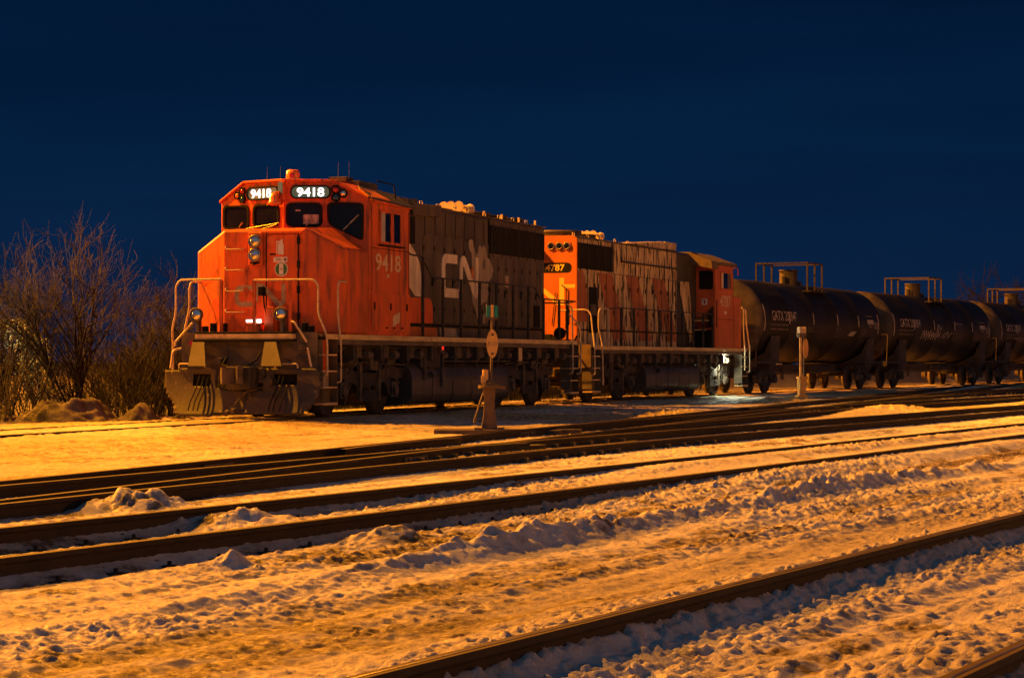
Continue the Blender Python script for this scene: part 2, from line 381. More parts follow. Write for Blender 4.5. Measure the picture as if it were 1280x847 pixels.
def fan(parent, x, z, r=.6):
    b = MB(); b.lathe([(r,-.05),(r,.10),(r+.03,.10),(r+.03,.14),(r-.05,.14),(r-.06,.02),(.12,.02),(.12,.1),(0,.1)], (x, 0, z), n=24)
    for k in range(8):
        a = math.pi*k/8; b.box(x-.01, x+.01, -r+.03, r-.03, z+.10, z+.115) if k == 0 else None
        c, s_ = math.cos(a)*(r-.04), math.sin(a)*(r-.04); b.tube([(x-c, -s_, z+.12), (x+c, s_, z+.12)], .008, 4)
    return b.build('roof_fan', M['hood'], parent)

def air_horn(parent, x, y, z, s=1., m='number'):
    b = MB()
    for k, (dx, dy, l, sg) in enumerate(((0,-.16,.5,-1),(.05,.0,.56,-1),(0,.16,.46,-1),(.1,-.09,.42,1),(.1,.1,.38,1))):
        x0 = x+dx; e = x0+sg*l*s
        b.lathe([(.03,0),(.035,.1*s),(.05,.25*s),(.075,l*s*.8),(.13*s,l*s)], (x0, y+dy*1.25*s, z+.16), (sg,0,0), 14)
        b.cyl((x0-sg*.07, y+dy*1.25*s, z+.16), (x0, y+dy*1.25*s, z+.16), .07, n=12)
    b.box(x-.05, x+.15, y-.24*s, y+.24*s, z+.02, z+.11); b.box(x, x+.1, y-.06, y+.06, z-.05, z+.05)
    return b.build('air_horn', M[m], parent)
# ------------------------------------------------------------------ front locomotive, wide cab facing the camera's left
L1 = thing('locomotive', 'leading orange and black diesel locomotive with wide cab and lit number boards', 'locomotive',
           (-5.351, 43.421, 0), R(90-19.217))
zt, zs = 1.65, 1.55
underframe(L1, .70, 17.33, zt, zs)
for xc in (3.83, 14.2): loco_truck(L1, xc)
fuel_tank(L1, 5.75, 12.1, 1.36, .17, 1.12)
reservoir(L1, 8.3, 12.3, 1.29); reservoir(L1, 8.3, 12.3, 1.29, 1.2)
b = MB(); b.box(6.3, 7.6, -1.36, -.9, .98, 1.42); b.box(6.45, 6.5, -1.40, -1.36, .7, 1.2, 1); b.box(7.5, 7.56, -1.42, -1.36, .55, 1.3, 1); b.box(7.62, 12.2, -1.38, -1.0, 1.10, 1.135, 1)
b.build('battery_box', [M['grime'], M['grime2']], L1, bevel=.01)
b = MB(); b.box(7.28, 7.46, -1.46, -1.36, 1.30, 1.52); k = b.build('marker_light', M['grime2'], L1)
MB().cyl((7.37, -1.46, 1.42), (7.37, -1.475, 1.42), .055, n=14).build('marker_lens', M['redlit'], k)
b = MB(); b.box(12.55, 12.8, -1.47, -1.38, 1.12, 1.44); b.build('brake_valve_box', M['sill'], L1, bevel=.01)

# --- end plates and front end
for x, sx in ((.70, -1), (17.33, 1)):
    b = MB(); b.flat([(1.52, 1.69), (1.52, .98), (.45, .92), (.45, .70), (-.45, .70), (-.45, .92), (-1.42, .98), (-1.42, 1.69)], (x, 0, 0), (0,1,0), (0,0,1), .04 if sx > 0 else -.04)
    b.box(x+min(0, sx*.05), x+max(0, sx*.05), -.62, -.55, 1.0, 1.45); b.box(x+min(0, sx*.05), x+max(0, sx*.05), .5, .57, 1.0, 1.45)
    b.box(x+min(0, sx*.03), x+max(0, sx*.03), -1.3, 1.35, 1.28, 1.30)
    b.build('end_plate', M['plate'], L1)
b = MB(); b.box(.50, .66, -.97, 1.14, 1.555, 1.66, 0); b.box(.44, .70, -.99, 1.17, 1.50, 1.55, 1); b.box(.5, .68, -.97, 1.14, 1.664, 1.70, 1)
b.build('anticlimber', [M['sill'], M['rubber']], L1, bevel=.012)
for y0, y1 in ((1.15, .72), (-.42, -.91)):
    w = -.26 if y0 > 0 else -.24
    MB().prism([(.40, y0, 1.50), (.40, y0+w, 1.50), (.12, y1, 1.03), (.12, y0-.05, 1.03)], (.05, 0, -.01)).build('plow_brace', M['plate'], L1)
coupler(L1, -.02, 1)
b = MB(); b.box(.0, .7, -.3, .22, .58, 1.02); b.box(.3, .7, -.45, -.33, .7, 1.0); b.cyl((.25, -.55, .72), (.6, -.55, .72), .1, n=10); b.cyl((.3, .55, 1.12), (.6, .55, 1.12), .07, n=10)
b.build('draft_gear_pocket', M['grime'], L1, bevel=.02)
# plow blade: a curved plate with two openings
def plow_x(y, z):
    return .38 - .26*max(0, (.95-z)/.9)**2 + .06*(abs(y)/1.6)**2
out = [(1.72,.93),(1.45,.95),(1.16,.97),(.85,.99),(.51,1.01),(.43,.97),(.41,.91),(.405,.75),(.40,.58),(.1,.575),(-.25,.57),(-.60,.56),(-.605,.75),(-.61,.93),(-.73,1.0),
       (-1.1,.99),(-1.45,.98),(-1.74,.97),(-1.82,.70),(-1.79,.5),(-1.70,.28),(-1.5,.09),(-.9,.085),(-.3,.08),(.3,.08),(.9,.075),(1.3,.07),(1.45,.3),(1.66,.55),(1.70,.75)]
holes = [[(.93,.87),(.54,.87),(.54,.63),(.93,.63)], [(-.82,.87),(-1.31,.87),(-1.31,.66),(-.82,.66)]]
b = MB()
import bmesh
def plow_mesh():
    ys = sorted(set([round(v, 3) for v in np.linspace(-1.64, 1.84, 60)] + [1.13,.74,-.62,-1.11])); zs_ = sorted(set([round(v, 3) for v in np.linspace(.06, 1.02, 26)] + [.87,.63,.66]))
    def inside(p, poly):
        r = False; j = len(poly)-1
        for i in range(len(poly)):
            a, c = poly[i], poly[j]
            if (a[1] > p[1]) != (c[1] > p[1]) and p[0] < (c[0]-a[0])*(p[1]-a[1])/(c[1]-a[1])+a[0]: r = not r
            j = i
        return r
    vid = {}; vs = []; fs = []
    def vert(y, z):
        if (y, z) not in vid: vid[(y, z)] = len(vs); vs.append((plow_x(y, z), y, z))
        return vid[(y, z)]
    for i in range(len(ys)-1):
        for j in range(len(zs_)-1):
            c = ((ys[i]+ys[i+1])/2, (zs_[j]+zs_[j+1])/2)
            if inside(c, out) and not any(inside(c, h) for h in holes):
                fs.append((vert(ys[i], zs_[j]), vert(ys[i+1], zs_[j]), vert(ys[i+1], zs_[j+1]), vert(ys[i], zs_[j+1])))
    return vs, fs
out = [(y+.2-(.0 if y < 1.3 else .12), z) for y, z in out]; holes = [[(y+.2, z) for y, z in h_] for h_ in holes]
vs, fs = plow_mesh(); b.add(vs, fs, 0, True)
plow = b.build('snow_plow', M['plow'], L1)
sm = plow.modifiers.new('thick', 'SOLIDIFY'); sm.thickness = .03; sm.offset = 1
for y0, y1 in ((.75,1.13), (-1.11,-.62)): MB().box(.50, .53, y0-.05, y1+.05, .6, .9).build('plow_backing', M['rubber'], plow)
for y0, y1 in ((1.45, .88), (-.64, -1.12)): rail_pipe(plow, [(.42, y0, .97), (.40, y0, 1.07), (.40, y1, 1.07), (.42, y1, .99)], .016, name='grab_iron', rr=.04)
for ys in ((1.0, .90, .80), (-.73, -.82, -.96)):
    for y in ys:
        MB().tube([(.42, y-.02, .88), (.28, y, .6), (.11, y+.05, .32), (.05, y+.06, .16)], .013, 6).build('air_hose', M['rubber'], plow)
MB().tube([(.45, .42, 1.2), (.2, .40, 1.05), (.1, .2, 1.0), (.1, -.15, 1.02), (.3, -.3, 1.15), (.45, -.32, 1.3)], .02, 6).build('jumper_cable', M['rubber'], L1)
b = MB(); b.cyl((.10, .22, .14), (-.04, .2, .10), .05, n=10); b.cyl((.12, .08, .18), (.0, .1, .14), .045, n=10); b.tube([(.35,-.1,.58),(.1,.15,.2)], .018, 6); b.tube([(.4,-.4,.62),(.2,.0,.5)], .018, 6)
b.build('gladhand', M['grime2'], plow)
# ditch rails, cut levers and bulges on the plate
b = MB(); b.cyl((.70, 1.27, 1.48), (.60, 1.27, 1.48), .075, n=14); b.cyl((.70, -1.12, 1.38), (.58, -1.12, 1.38), .09, n=14); b.box(.6, .7, -1.3, -1.0, 1.16, 1.22); b.box(.55, .7, 1.0, 1.2, 1.22, 1.3)
b.build('multiple_unit_socket', M['grime2'], L1)
MB().cyl((.60, 1.27, 1.48), (.588, 1.27, 1.48), .05, n=14).build('marker_lens', M['redlens'], L1)
rail_pipe(L1, [(.60, 1.25, 1.88), (.58, 1.62, 1.50), (.58, 1.62, 1.42)], .022)
rail_pipe(L1, [(.60, -.90, 1.90), (.58, -.98, 1.88), (.58, -1.24, 1.50)], .022)
rail_pipe(L1, [(.66, 1.52, 1.38), (.56, 1.66, 1.34), (.5, 1.68, .98)], .022)
rail_pipe(L1, [(.66, -1.20, 1.38), (.56, -1.27, 1.36), (.5, -1.37, 1.01)], .022)
for sx, xa, xb in ((1, .74, 1.45), (-1, 16.58, 17.29)):
    for sy in (-1, 1): steps(L1, xa, xb, sy, zs, sx > 0)

# --- cab
cab = MB()
Vf, Vn, Vw = (2.55, .17), (3.06, -1.52), (3.06, 1.85)
nv = (Vector(Vn)-Vector(Vf)).normalized(); wv = (Vector(Vw)-Vector(Vf)).normalized()
def npt(t, z): return (Vf[0]+nv.x*t, Vf[1]+nv.y*t, z)
def wpt(t, z): return (Vf[0]+wv.x*t, Vf[1]+wv.y*t, z)
ln, lw, xr = 1.765, 1.756, 5.25
z0, ze, zk = zt, 4.40, 4.80
A = [npt(0,z0), npt(ln,z0), (xr,-1.52,z0), (xr,1.85,z0), wpt(lw,z0)]
B = [npt(0,zk+.02), npt(1.08,zk), npt(ln,ze), (xr,-1.52,ze-.03), (xr,-.86,zk-.02), (xr,1.2,zk-.02), (xr,1.85,ze), wpt(lw,ze+.05), wpt(1.1,zk+.02)]
cab.add(A+B, [(0,4,3,2,1), (0,1,7,6,5), (1,2,8,7), (2,3,11,10,9,8), (3,4,12,11), (4,0,5,13,12), (5,6,9,10,13), (6,7,8,9), (13,10,11,12)])
cab = cab.build('cab', M['red'], L1, bevel=.02)
# roof lip
b = MB()
def lip(p, q, w=.05):
    p, q = V3(p), V3(q); d = (q-p).normalized(); s_ = d.cross(V3((0,0,1))).normalized()
    b.hexa([p-s_*w-V3((0,0,.02)), q-s_*w-V3((0,0,.02)), q+s_*w-V3((0,0,.02)), p+s_*w-V3((0,0,.02)), p-s_*w+V3((0,0,.035)), q-s_*w+V3((0,0,.035)), q+s_*w+V3((0,0,.035)), p+s_*w+V3((0,0,.035))])
for pa, pb in ((B[0],B[1]), (B[1],B[2]), (B[2],B[3]), (B[0],B[8]), (B[8],B[7]), (B[7],B[6])): lip(pa, pb)
b.build('roof_edge', M['red'], cab, bevel=.012)
# sun shades and hatch on the near roof slope
b = MB()
b.hexa([(3.2,-1.50,4.44),(5.35,-1.62,4.36),(5.35,-1.10,4.68),(3.5,-1.08,4.72),(3.2,-1.50,4.48),(5.35,-1.62,4.39),(5.35,-1.10,4.71),(3.5,-1.08,4.75)], 0)
b.hexa([(3.1,-1.46,4.47),(4.1,-1.55,4.45),(4.05,-1.2,4.64),(3.3,-1.16,4.67),(3.1,-1.46,4.5),(4.1,-1.55,4.48),(4.05,-1.2,4.67),(3.3,-1.16,4.7)], 1)
b.box(4.2, 5.2, -.8, -.1, 4.78, 4.92, 0); b.box(4.1, 4.5, -.55, -.15, 4.9, 5.0, 0)
b.tube([(4.9,-1.35,4.5),(4.9,-1.3,4.86),(4.2,-1.2,4.9)], .018, 6, 2)
b.build('roof_hatch', [M['blackpaint'], M['orange'], M['rubber']], cab, bevel=.008)
for x, y, h in ((3.9,-.45,.5), (4.35,-.5,.55), (3.5,1.0,.4), (3.3,.6,.38)):
    MB().tube([(x,y,4.78),(x,y,4.93),(x+.01,y,4.8+h)], .01, 5, taper=[.014,.006,.003]).build('antenna', M['rail_black'], cab)
def face_frame(P, dirv, z):                              # origin and axes on an inclined front pane; u to image right
    return P
def window(parent, pts2, frame, th=.03, glass='glass'):
    """rubber gasket, glass pane; pts2 are (t,z) points on a wall given by frame=(origin, u)"""
    o, u = frame; o = V3((o[0], o[1], 0)); u = V3((u[0], u[1], 0)); v = V3((0,0,1))
    p = rpoly(pts2, .13, 6); c = Vector((sum(a for a, _ in p)/len(p), sum(z for _, z in p)/len(p)))
    big = [tuple(c+(Vector(q)-c)*1.0) for q in p]
    inn = [tuple(c+(Vector(q)-c)*Vector((1,1)).x*.86) for q in p]
    g = MB(); g.flat(big, o, u, v, th, holes=[inn]); f = g.build('window', M['rubber'], parent)
    q = MB(); q.flat(inn, o, u, v, .006); q.build('pane', M[glass], f)
    return f
NF = (Vf, nv); 
WF = (Vf, -wv)                                           # u runs towards image right, so use negative t
window(cab, [(.04,4.36),(.80,4.36),(.80,3.87),(.04,3.87)], NF)
window(cab, [(.88,4.37),(1.65,4.36),(1.64,3.56),(.90,3.92)], NF)
window(cab, [(-.85,4.35),(-.12,4.35),(-.12,3.88),(-.85,3.88)], WF)
window(cab, [(-1.69,4.37),(-.95,4.35),(-.95,3.87),(-1.69,3.87)], WF)
b = MB(); b.flat([(.40,4.12),(.72,4.12),(.72,3.93),(.40,3.93)], (Vf[0],Vf[1],0), (nv.x,nv.y,0), (0,0,1), .009); b.build('paper_sheet', M['stencil'], cab)
MB().flat([(.24,4.22),(.34,4.22),(.34,4.19),(.24,4.19)], (Vf[0],Vf[1],0), (nv.x,nv.y,0), (0,0,1), .009).build('sticker', M['stencil'], cab)
# wipers
def wiper(pa, pb, fr):
    o, u = fr; f = lambda t, z, k: (o[0]+u[0]*t-u[1]*k, o[1]+u[1]*t+u[0]*k, z)
    MB().tube([f(*pa, -.05), f(*pb, -.06)], .014, 5).tube([f(pb[0]-(pb[0]-pa[0])*.5, pb[1]-(pb[1]-pa[1])*.5, -.05), f(*pb, -.04)], .02, 5).build('wiper', M['metal'], cab)
nvx = (nv.x, nv.y)
wiper((1.22,3.80),(1.54,4.11),NF); wiper((.45,3.88),(.62,4.02),NF); wiper((-.1,3.95),(-1.0,3.86),WF); wiper((-.15,3.92),(-.75,3.80),WF); wiper((-1.2,3.9),(-1.1,4.0),WF)
# number boards with lit digits
def board(t0, t1, z0, z1, fr):
    o, u = fr; O = (o[0], o[1], 0); U = (u[0], u[1], 0)
    p = [((t0+t1)/2+a, (z0+z1)/2+c) for a, c in rrect(t1-t0, z1-z0, (z1-z0)*.42, 7)]
    q = [((t0+t1)/2+a, (z0+z1)/2+c) for a, c in rrect(t1-t0-.05, z1-z0-.05, (z1-z0)*.36, 7)]
    f = MB().flat(p, O, U, FV, .05, holes=[q]).build('number_board', M['rubber'], cab)
    MB().flat(q, O, U, FV, .022).build('board_glass', M['boardglass'], f)
    MB().text('9418', V3(O)+V3(U)*((t0+t1)/2+(-.05 if t0 < 0 else 0))+V3((0,0,(z0+z1)/2-.085)), U, FV, .172, .026, bold=.022, squeeze=1.16).build('number_lettering', M['digit_lit'], f)
board(.14, .96, 4.445, 4.715, NF); board(-1.0, -.12, 4.445, 4.715, WF)
def glint_line(pa, pb, fr):
    o, u = fr; f = lambda t, z: (o[0]+u[0]*t-u[1]*.033, o[1]+u[1]*t+u[0]*.033, z)
    MB().tube([f(*pa), f(*pb)], .008, 5).build('reflection_line', M['metal'], cab)  # thin steel tubes standing in for bright reflection lines in the glass
for pa, pb in (((.98,4.29),(1.55,4.27)), ((1.0,3.95),(1.56,3.68)), ((.14,4.29),(.3,4.29))): glint_line(pa, pb, NF)
def lamp_cluster(cs, fr, r=.075):
    o, u = fr
    for t, z, m in cs:
        P = V3((o[0]+u[0]*t, o[1]+u[1]*t, z)); n = V3((u[0],u[1],0)).cross(V3((0,0,1)))
        h = MB().lathe([(r*1.25,0),(r*1.25,.05),(r,.055),(r*.9,.03),(0,.03)], P, n, 18).build('class_light', M['rubber'], cab)
        MB().lathe([(r*.86,.031),(r*.7,.05),(r*.3,.062),(0,.065)], P, n, 16).build('lens', M[m], h)
lamp_cluster([(1.07,4.625,'redlens'),(1.07,4.465,'bluelens'),(1.22,4.55,'lens')], NF)
lamp_cluster([(-1.13,4.64,'redlens'),(-1.13,4.48,'bluelens'),(-1.27,4.56,'amber')], WF, .065)
# bell bracket, bell and beacon
b = MB(); b.box(2.44, 2.58, .12, .22, 4.40, 4.80); b.prism([(2.40,.20,4.60),(2.40,.20,4.5),(2.5,.30,4.36),(2.56,.30,4.58)], (0,.02,0)); b.build('bell_bracket', M['red'], cab, bevel=.01)
b = MB(); b.lathe([(.03,.25),(.06,.24),(.085,.16),(.10,.08),(.16,.0),(.14,.0),(.07,.12),(0,.2)], (2.42,.33,4.31), n=20); b.cyl((2.42,.33,4.55),(2.52,.28,4.57),.03,n=8); b.build('bell', M['amber'], cab)
b = MB(); b.prism([(2.43,.25,4.78),(2.43,.25,4.62),(2.42,.15,4.54),(2.42,.15,4.78)], (.015,.0,0)); b.build('headlight_glass', M['boardglass'], cab)
b = MB(); b.cyl((2.75,.06,4.80),(2.75,.06,4.86),.17,n=18); k = b.build('beacon', M['metal'], cab)
MB().lathe([(.14,0),(.145,.05),(.13,.16),(.10,.19),(0,.195)], (2.75,.06,4.86), n=20).build('beacon_dome', M['amber'], k)
MB().cyl((2.615,.02,4.93),(2.605,.02,4.93),.05,n=12).build('beacon_lens', M['redlens'], k)
# near side of the cab: window, number, panel
f = MB(); f.flat([(3.56,4.24),(4.74,4.24),(4.74,3.54),(3.56,3.54)], (0,-1.52,0), SU, SV, .025, holes=[[(3.62,4.20),(4.68,4.20),(4.68,3.60),(3.62,3.60)]])
f = f.build('side_window', M['red'], cab)
MB().flat([(3.62,4.20),(3.86,4.20),(3.86,3.60),(3.62,3.60)], (0,-1.52,0), SU, SV, .012).build('pale_pane', M['pale_pane'], f)  # pale rectangle painted in as a reflection in this pane
MB().flat([(3.86,4.20),(4.15,4.20),(4.15,3.60),(3.86,3.60)], (0,-1.52,0), SU, SV, .010).build('pane', M['glass'], f)
MB().flat([(4.29,4.20),(4.68,4.20),(4.68,3.60),(4.29,3.60)], (0,-1.52,0), SU, SV, .010).build('pane', M['glass'], f)
b = MB(); b.box(4.15, 4.29, -1.55, -1.52, 3.6, 4.2); b.build('mullion', M['red'], f)
b = MB(); b.box(3.5, 4.8, -1.60, -1.52, 3.50, 3.53); b.build('armrest', M['rubber'], f)
MB().text('9418', (4.05,-1.52,3.0), SU, SV, .345, .004, bold=.012, squeeze=1.42).build('number_lettering', M['number'], cab)
MB().flat([(3.98,2.93),(4.10,2.93),(4.10,2.86),(3.98,2.86)], (0,-1.52,0), SU, SV, .004).build('small_sticker', M['number'], cab)
b = MB(); b.box(3.12, 5.22, -1.545, -1.521, 1.74, 2.52, 0); p_ = b.build('side_panel', M['red'], cab, bevel=.006)
for x in (3.25, 4.12, 5.02): MB().box(x-.025, x+.025, -1.56, -1.546, 2.18, 2.33).build('latch', M['rubber'], p_)
for x in (3.9, 4.3, 4.75): MB().box(x-.05, x+.05, -1.56, -1.546, 1.80, 1.83).build('latch', M['rubber'], p_)
MB().flat([(4.25,2.06),(4.62,2.16),(4.62,1.95),(4.25,1.84)], (0,-1.546,0), SU, SV, .003).build('decal', M['number'], p_)
b = MB()
for x in (3.16, 5.17): b.box(x-.006, x+.006, -1.527, -1.5205, 2.55, 4.3)
b.box(3.1, 5.2, -1.527, -1.5205, 3.44, 3.452)
b.build('seam', M['rubber'], cab)

# --- nose
P = [(1.30,.90),(1.30,-.87),(1.87,-1.50),(3.08,-1.50),(3.08,1.83),(1.80,1.76)]
b = MB()
lo_ = [(x,y,zt) for x, y in P]
hi_ = [(1.30,.90,3.76),(1.30,-.87,3.76),(1.87,-1.50,3.36),(3.08,-1.50,3.36),(3.08,1.83,3.36),(1.80,1.76,3.36),(2.62,-.87,3.84),(2.62,.90,3.84)]
b.add(lo_+hi_, [(5,4,3,2,1,0),(0,1,7,6),(1,2,8,7),(2,3,9,8),(3,4,10,13,12,9),(4,5,11,10),(5,0,6,11),(6,7,12,13),(7,8,9,12),(6,13,10,11)])
nose = b.build('nose', M['red'], L1, bevel=.055)
b = MB(); b.box(1.275, 1.30, -.72, -.05, 1.72, 3.64, 0)
door = b.build('nose_door', M['red'], nose, bevel=.012)
for z in (3.52, 3.05, 2.55, 2.02): MB().box(1.255, 1.29, -.77, -.715, z-.08, z+.06).build('hinge', M['rubber'], door)
b = MB(); b.box(1.285, 1.2985, -.745, -.725, 1.72, 3.66); b.box(1.285, 1.2985, -.045, -.025, 1.72, 3.66); b.build('seam', M['rubber'], nose)
b = MB(); b.box(1.25, 1.30, -.80, .02, 3.66, 3.69); b.build('drip_strip', M['red'], nose)
MB().box(1.26, 1.276, -.24, -.13, 3.23, 3.26).build('handle', M['rubber'], door)
FO = lambda y, z, k=1.275: (k, y, z)
def fcirc(y, z, r, th, mi=0, k=1.275, n=20): return MB().cyl((k, y, z), (k-th, y, z), r, n=n, mi=mi)
fcirc(-.14, 3.51, .085, .004).build('round_sticker', M['amber'], door)
b = MB(); b.flat([(.30,3.24),(.42,3.24),(.42,3.44),(.39,3.48),(.33,3.48),(.30,3.44)], (1.275,0,0), FU, FV, .004); b.box(1.268,1.274,-.285,-.265,3.26,3.50); b.box(1.268,1.274,-.37,-.275,3.485,3.51); b.box(1.268,1.274,-.40,-.36,3.48,3.54)
b.build('extinguisher_sign', M['white'], door)
s_ = MB().flat([(.20,3.19),(.50,3.19),(.50,3.09),(.20,3.09)], (1.275,0,0), FU, FV, .004).build('label_sticker', M['white'], door)
b = MB()
for y, w, z in ((-.31,.10,3.155),(-.31,.12,3.125)): b.box(1.2685, 1.2705, y-w/2, y+w/2, z-.008, z+.008)
b.cyl((1.271,-.455,3.14),(1.268,-.455,3.14),.032,n=12); b.build('print_marks', M['stencil_dim'], s_)
k = fcirc(-.37, 2.95, .145, .004, n=28).build('round_sign', M['white'], door)
fcirc(-.37, 2.95, .128, .002, k=1.2705, n=28).build('sign_face', M['green'], k)
b = MB(); b.flat([(.325,3.06),(.415,3.06),(.415,2.84),(.325,2.84)], (1.268,0,0), FU, FV, .002); b.build('cylinder_mark', M['white'], k)
b = MB(); b.box(1.2625,1.2655,-.39,-.35,2.945,2.955); b.box(1.262,1.2652,-.375,-.365,2.93,2.97); b.build('cross_mark', M['redlens'], k)
# headlights
b = MB(); b.box(1.24, 1.30, .03, .35, 3.02, 3.70); 
hb = b.build('headlight_plate', M['red'], nose, bevel=.06)
for z in (3.51, 3.24):
    h = MB().lathe([(.135,0),(.135,.05),(.115,.075),(.105,.05),(.0,.03)], (1.24,.19,z), NX, 22).build('headlight', M['metal'], nose)
    MB().lathe([(.102,.05),(.09,.062),(.05,.075),(0,.08)], (1.24,.19,z), NX, 20).build('lens', M['lens'], h)
b = MB(); b.prism([(1.24,.30,3.08),(1.24,.08,3.08),(1.18,.19,3.03)], (0,0,.02)); b.build('lamp_hood', M['rubber'], nose)
for y in (.84,):
    for z in (3.36, 2.94, 2.52, 2.10):
        MB().tube(arc([(1.30,y,z+.05),(1.22,y,z+.05),(1.21,y-.02,z),(1.21,y-.35,z),(1.30,y-.38,z)], .03), .013, 6).build('grab_iron', M['rail_cream'], nose)
        MB().box(1.285,1.30,y-.46,y-.38,z-.03,z+.08).build('bracket', M['red'], nose)
# worn stroke logo on the nose
def ribbon(pts, w, o, u, v, th, mi=0, mb=None):
    """flat stroke with mitred corners"""
    P = [Vector(p) for p in pts]; L_, R_ = [], []
    for i in range(len(P)):
        a = (P[i]-P[i-1]).normalized() if i else None; c = (P[i+1]-P[i]).normalized() if i < len(P)-1 else None
        if a is None: n = Vector((-c.y, c.x)); k = 1
        elif c is None: n = Vector((-a.y, a.x)); k = 1
        else:
            na, nc = Vector((-a.y, a.x)), Vector((-c.y, c.x)); n = (na+nc).normalized(); k = 1/max(.55, n.dot(na))
        L_.append(P[i]+n*w/2*k); R_.append(P[i]-n*w/2*k)
    mb = mb or MB(); o, u, v = V3(o), V3(u), V3(v); n = u.cross(v)
    pos = lambda q: o+u*q[0]+v*q[1]+n*th
    k = len(P)
    mb.add([pos(q) for q in L_]+[pos(q) for q in R_], [(i, k+i, k+i+1, i+1) for i in range(k-1)], mi)
    return mb
def rnd2(pts, r=.1): return [tuple(p.xy) for p in arc([(x, y, 0) for x, y in pts], r)]
b = ribbon(rnd2([(-.24,2.59),(-.62,2.59),(-.62,2.26),(-.20,2.26)], .1), .10, (1.298,0,0), FU, FV, .004)
ribbon(rnd2([(-.19,2.30),(-.19,2.62),(-.05,2.62),(.33,2.24),(.42,2.30),(.42,2.66)], .09), .10, (1.272,0,0), FU, FV, .004, mb=b)
b.build('nose_emblem', M['logo_front'], nose)
for pts_ in ([(.10,3.0),(.45,3.15),(.78,3.30),(.80,3.0),(.5,2.75),(.25,2.62)], [(.55,2.35),(.8,2.45),(.82,1.95),(.6,1.85)]):
    u_ = Vector((.50,.86,0)).normalized(); MB().flat([(-a,c) for a, c in rpoly([(.99-a,c) for a, c in pts_],.1)], (1.30,.90,0), -u_, FV, .004).build('paint_patch', M['redpatch'], nose)
b = MB(); b.prism([(1.38,.97,2.50),(1.44,1.05,2.52),(1.52,1.13,2.45),(1.50,1.12,2.25),(1.42,1.02,2.2)], (-.012,.008,0)); b.build('paint_patch', M['redpatch'] if 'redpatch' in M else M['red'], nose)
b = MB(); b.box(1.262, 1.30, -1.0+.1, -.85, 2.05, 2.5) if False else None
# hardware low on the nose
b = MB(); b.box(.90, 1.30, -.05, .20, 1.70, 1.86); b.box(.88,.98,-.14,.22,1.84,1.88); b.box(1.05,1.3,-.3,-.1,1.70,2.2); b.build('lamp_bracket', M['red'], L1, bevel=.01)
b = MB(); b.box(.86, .90, .06, .20, 1.895, 1.94); b.box(.86, .90, -.11, -.03, 1.885, 1.945); b.build('led_lamp', M['led'], L1)
for y in (1.33, -.52):
    b = MB(); b.lathe([(.13,0),(.14,.03),(.14,.1),(.12,.12),(.11,.09),(0,.06)], (.98,y,2.05), NX, 22); b.box(.96,1.1,y-.03,y+.03,1.68,2.0)
    h = b.build('ditch_light', M['frame'], L1)
    MB().lathe([(.108,.09),(.09,.10),(.05,.112),(0,.116)], (.98,y,2.05), NX, 18).build('lens', M['lens'], h)
for y in (1.20, 1.02, .78, -.98, -1.12): MB().box(1.0, 1.12, y-.05, y+.05, 1.68, 1.82+.06*(int(y*50) % 2)).build('valve_fitting', M['rubber'], L1, bevel=.01)
b = MB(); b.tube([(1.1,-.2,1.7),(1.05,-.1,2.25),(1.2,.0,2.6)], .02, 6); b.box(1.1,1.26,-.04,.06,2.42,2.6)
b.build('door_hose', M['rubber'], L1, bevel=.01)
# front railings
rail_pipe(L1, [(.80,.0,2.72),(.80,-1.28,2.72),(.80,-1.38,2.62),(.80,-1.38,2.04),(.80,-1.53,1.73),(.86,-1.55,1.50),(.86,-1.55,.86),(.86,-1.44,.83)], .021, rr=.12)
rail_pipe(L1, [(1.9,-1.50,2.70),(1.45,-1.54,2.70),(1.40,-1.54,2.60),(1.40,-1.54,2.05),(1.42,-1.56,1.74),(1.46,-1.58,1.45),(1.46,-1.58,.72),(1.44,-1.5,.70)], .020, rr=.1)
rail_pipe(L1, [(.80,.72,2.75),(.80,1.63,2.74),(.80,1.72,2.62),(.80,1.72,2.10),(.80,1.81,1.75),(.86,1.82,1.5),(.86,1.82,.95)], .021, rr=.12)
rail_pipe(L1, [(1.8,1.62,2.73),(1.45,1.72,2.72),(1.40,1.73,2.60),(1.40,1.73,2.19),(1.42,1.85,1.76),(1.46,1.86,1.5),(1.46,1.86,.9)], .020, rr=.1)
for y in (.0, .72, -.78): 
    MB().box(.79,.84,y-.03,y+.03,1.66,2.73).build('stanchion', M['red'], L1)
    
# --- hood
b = MB(); zc = 4.64
sec = [(-.90,zt),(-.90,zc-.10),(-.80,zc),(.80,zc),(.90,zc-.10),(.90,zt)]
b.prism([(5.25,y,z) for y, z in sec], (16.2-5.25,0,0)); hood = b.build('hood', M['hood'], L1, bevel=.012)
b = MB(); b.box(8.5, 16.21, -.97, -.90, 4.585, 4.61); b.box(8.5, 16.21, .90, .97, 4.585, 4.61); b.box(16.2, 16.22, -.95, .95, 4.585, 4.61); b.build('drip_rail', M['frame'], hood)
b = MB(); b.hexa([(6.75,-1.02,4.34),(8.45,-1.02,4.40),(8.45,-.88,4.40),(6.75,-.88,4.34),(6.6,-1.02,4.60),(8.45,-1.02,4.665),(8.45,.88,4.665),(6.6,.88,4.60)]); b.box(5.3,6.6,-.95,.95,4.55,4.7)
b.build('air_intake', M['hood'], hood, bevel=.012)
MB().box(6.55, 7.05, -.93, -.905, 3.72, 4.32).build('intake_screen', M['rubber'], hood)
xs = [7.55, 8.2, 8.85, 9.5, 10.15, 10.8, 11.4, 11.95, 12.55, 13.15, 13.75, 14.35, 14.95, 15.55, 16.12]
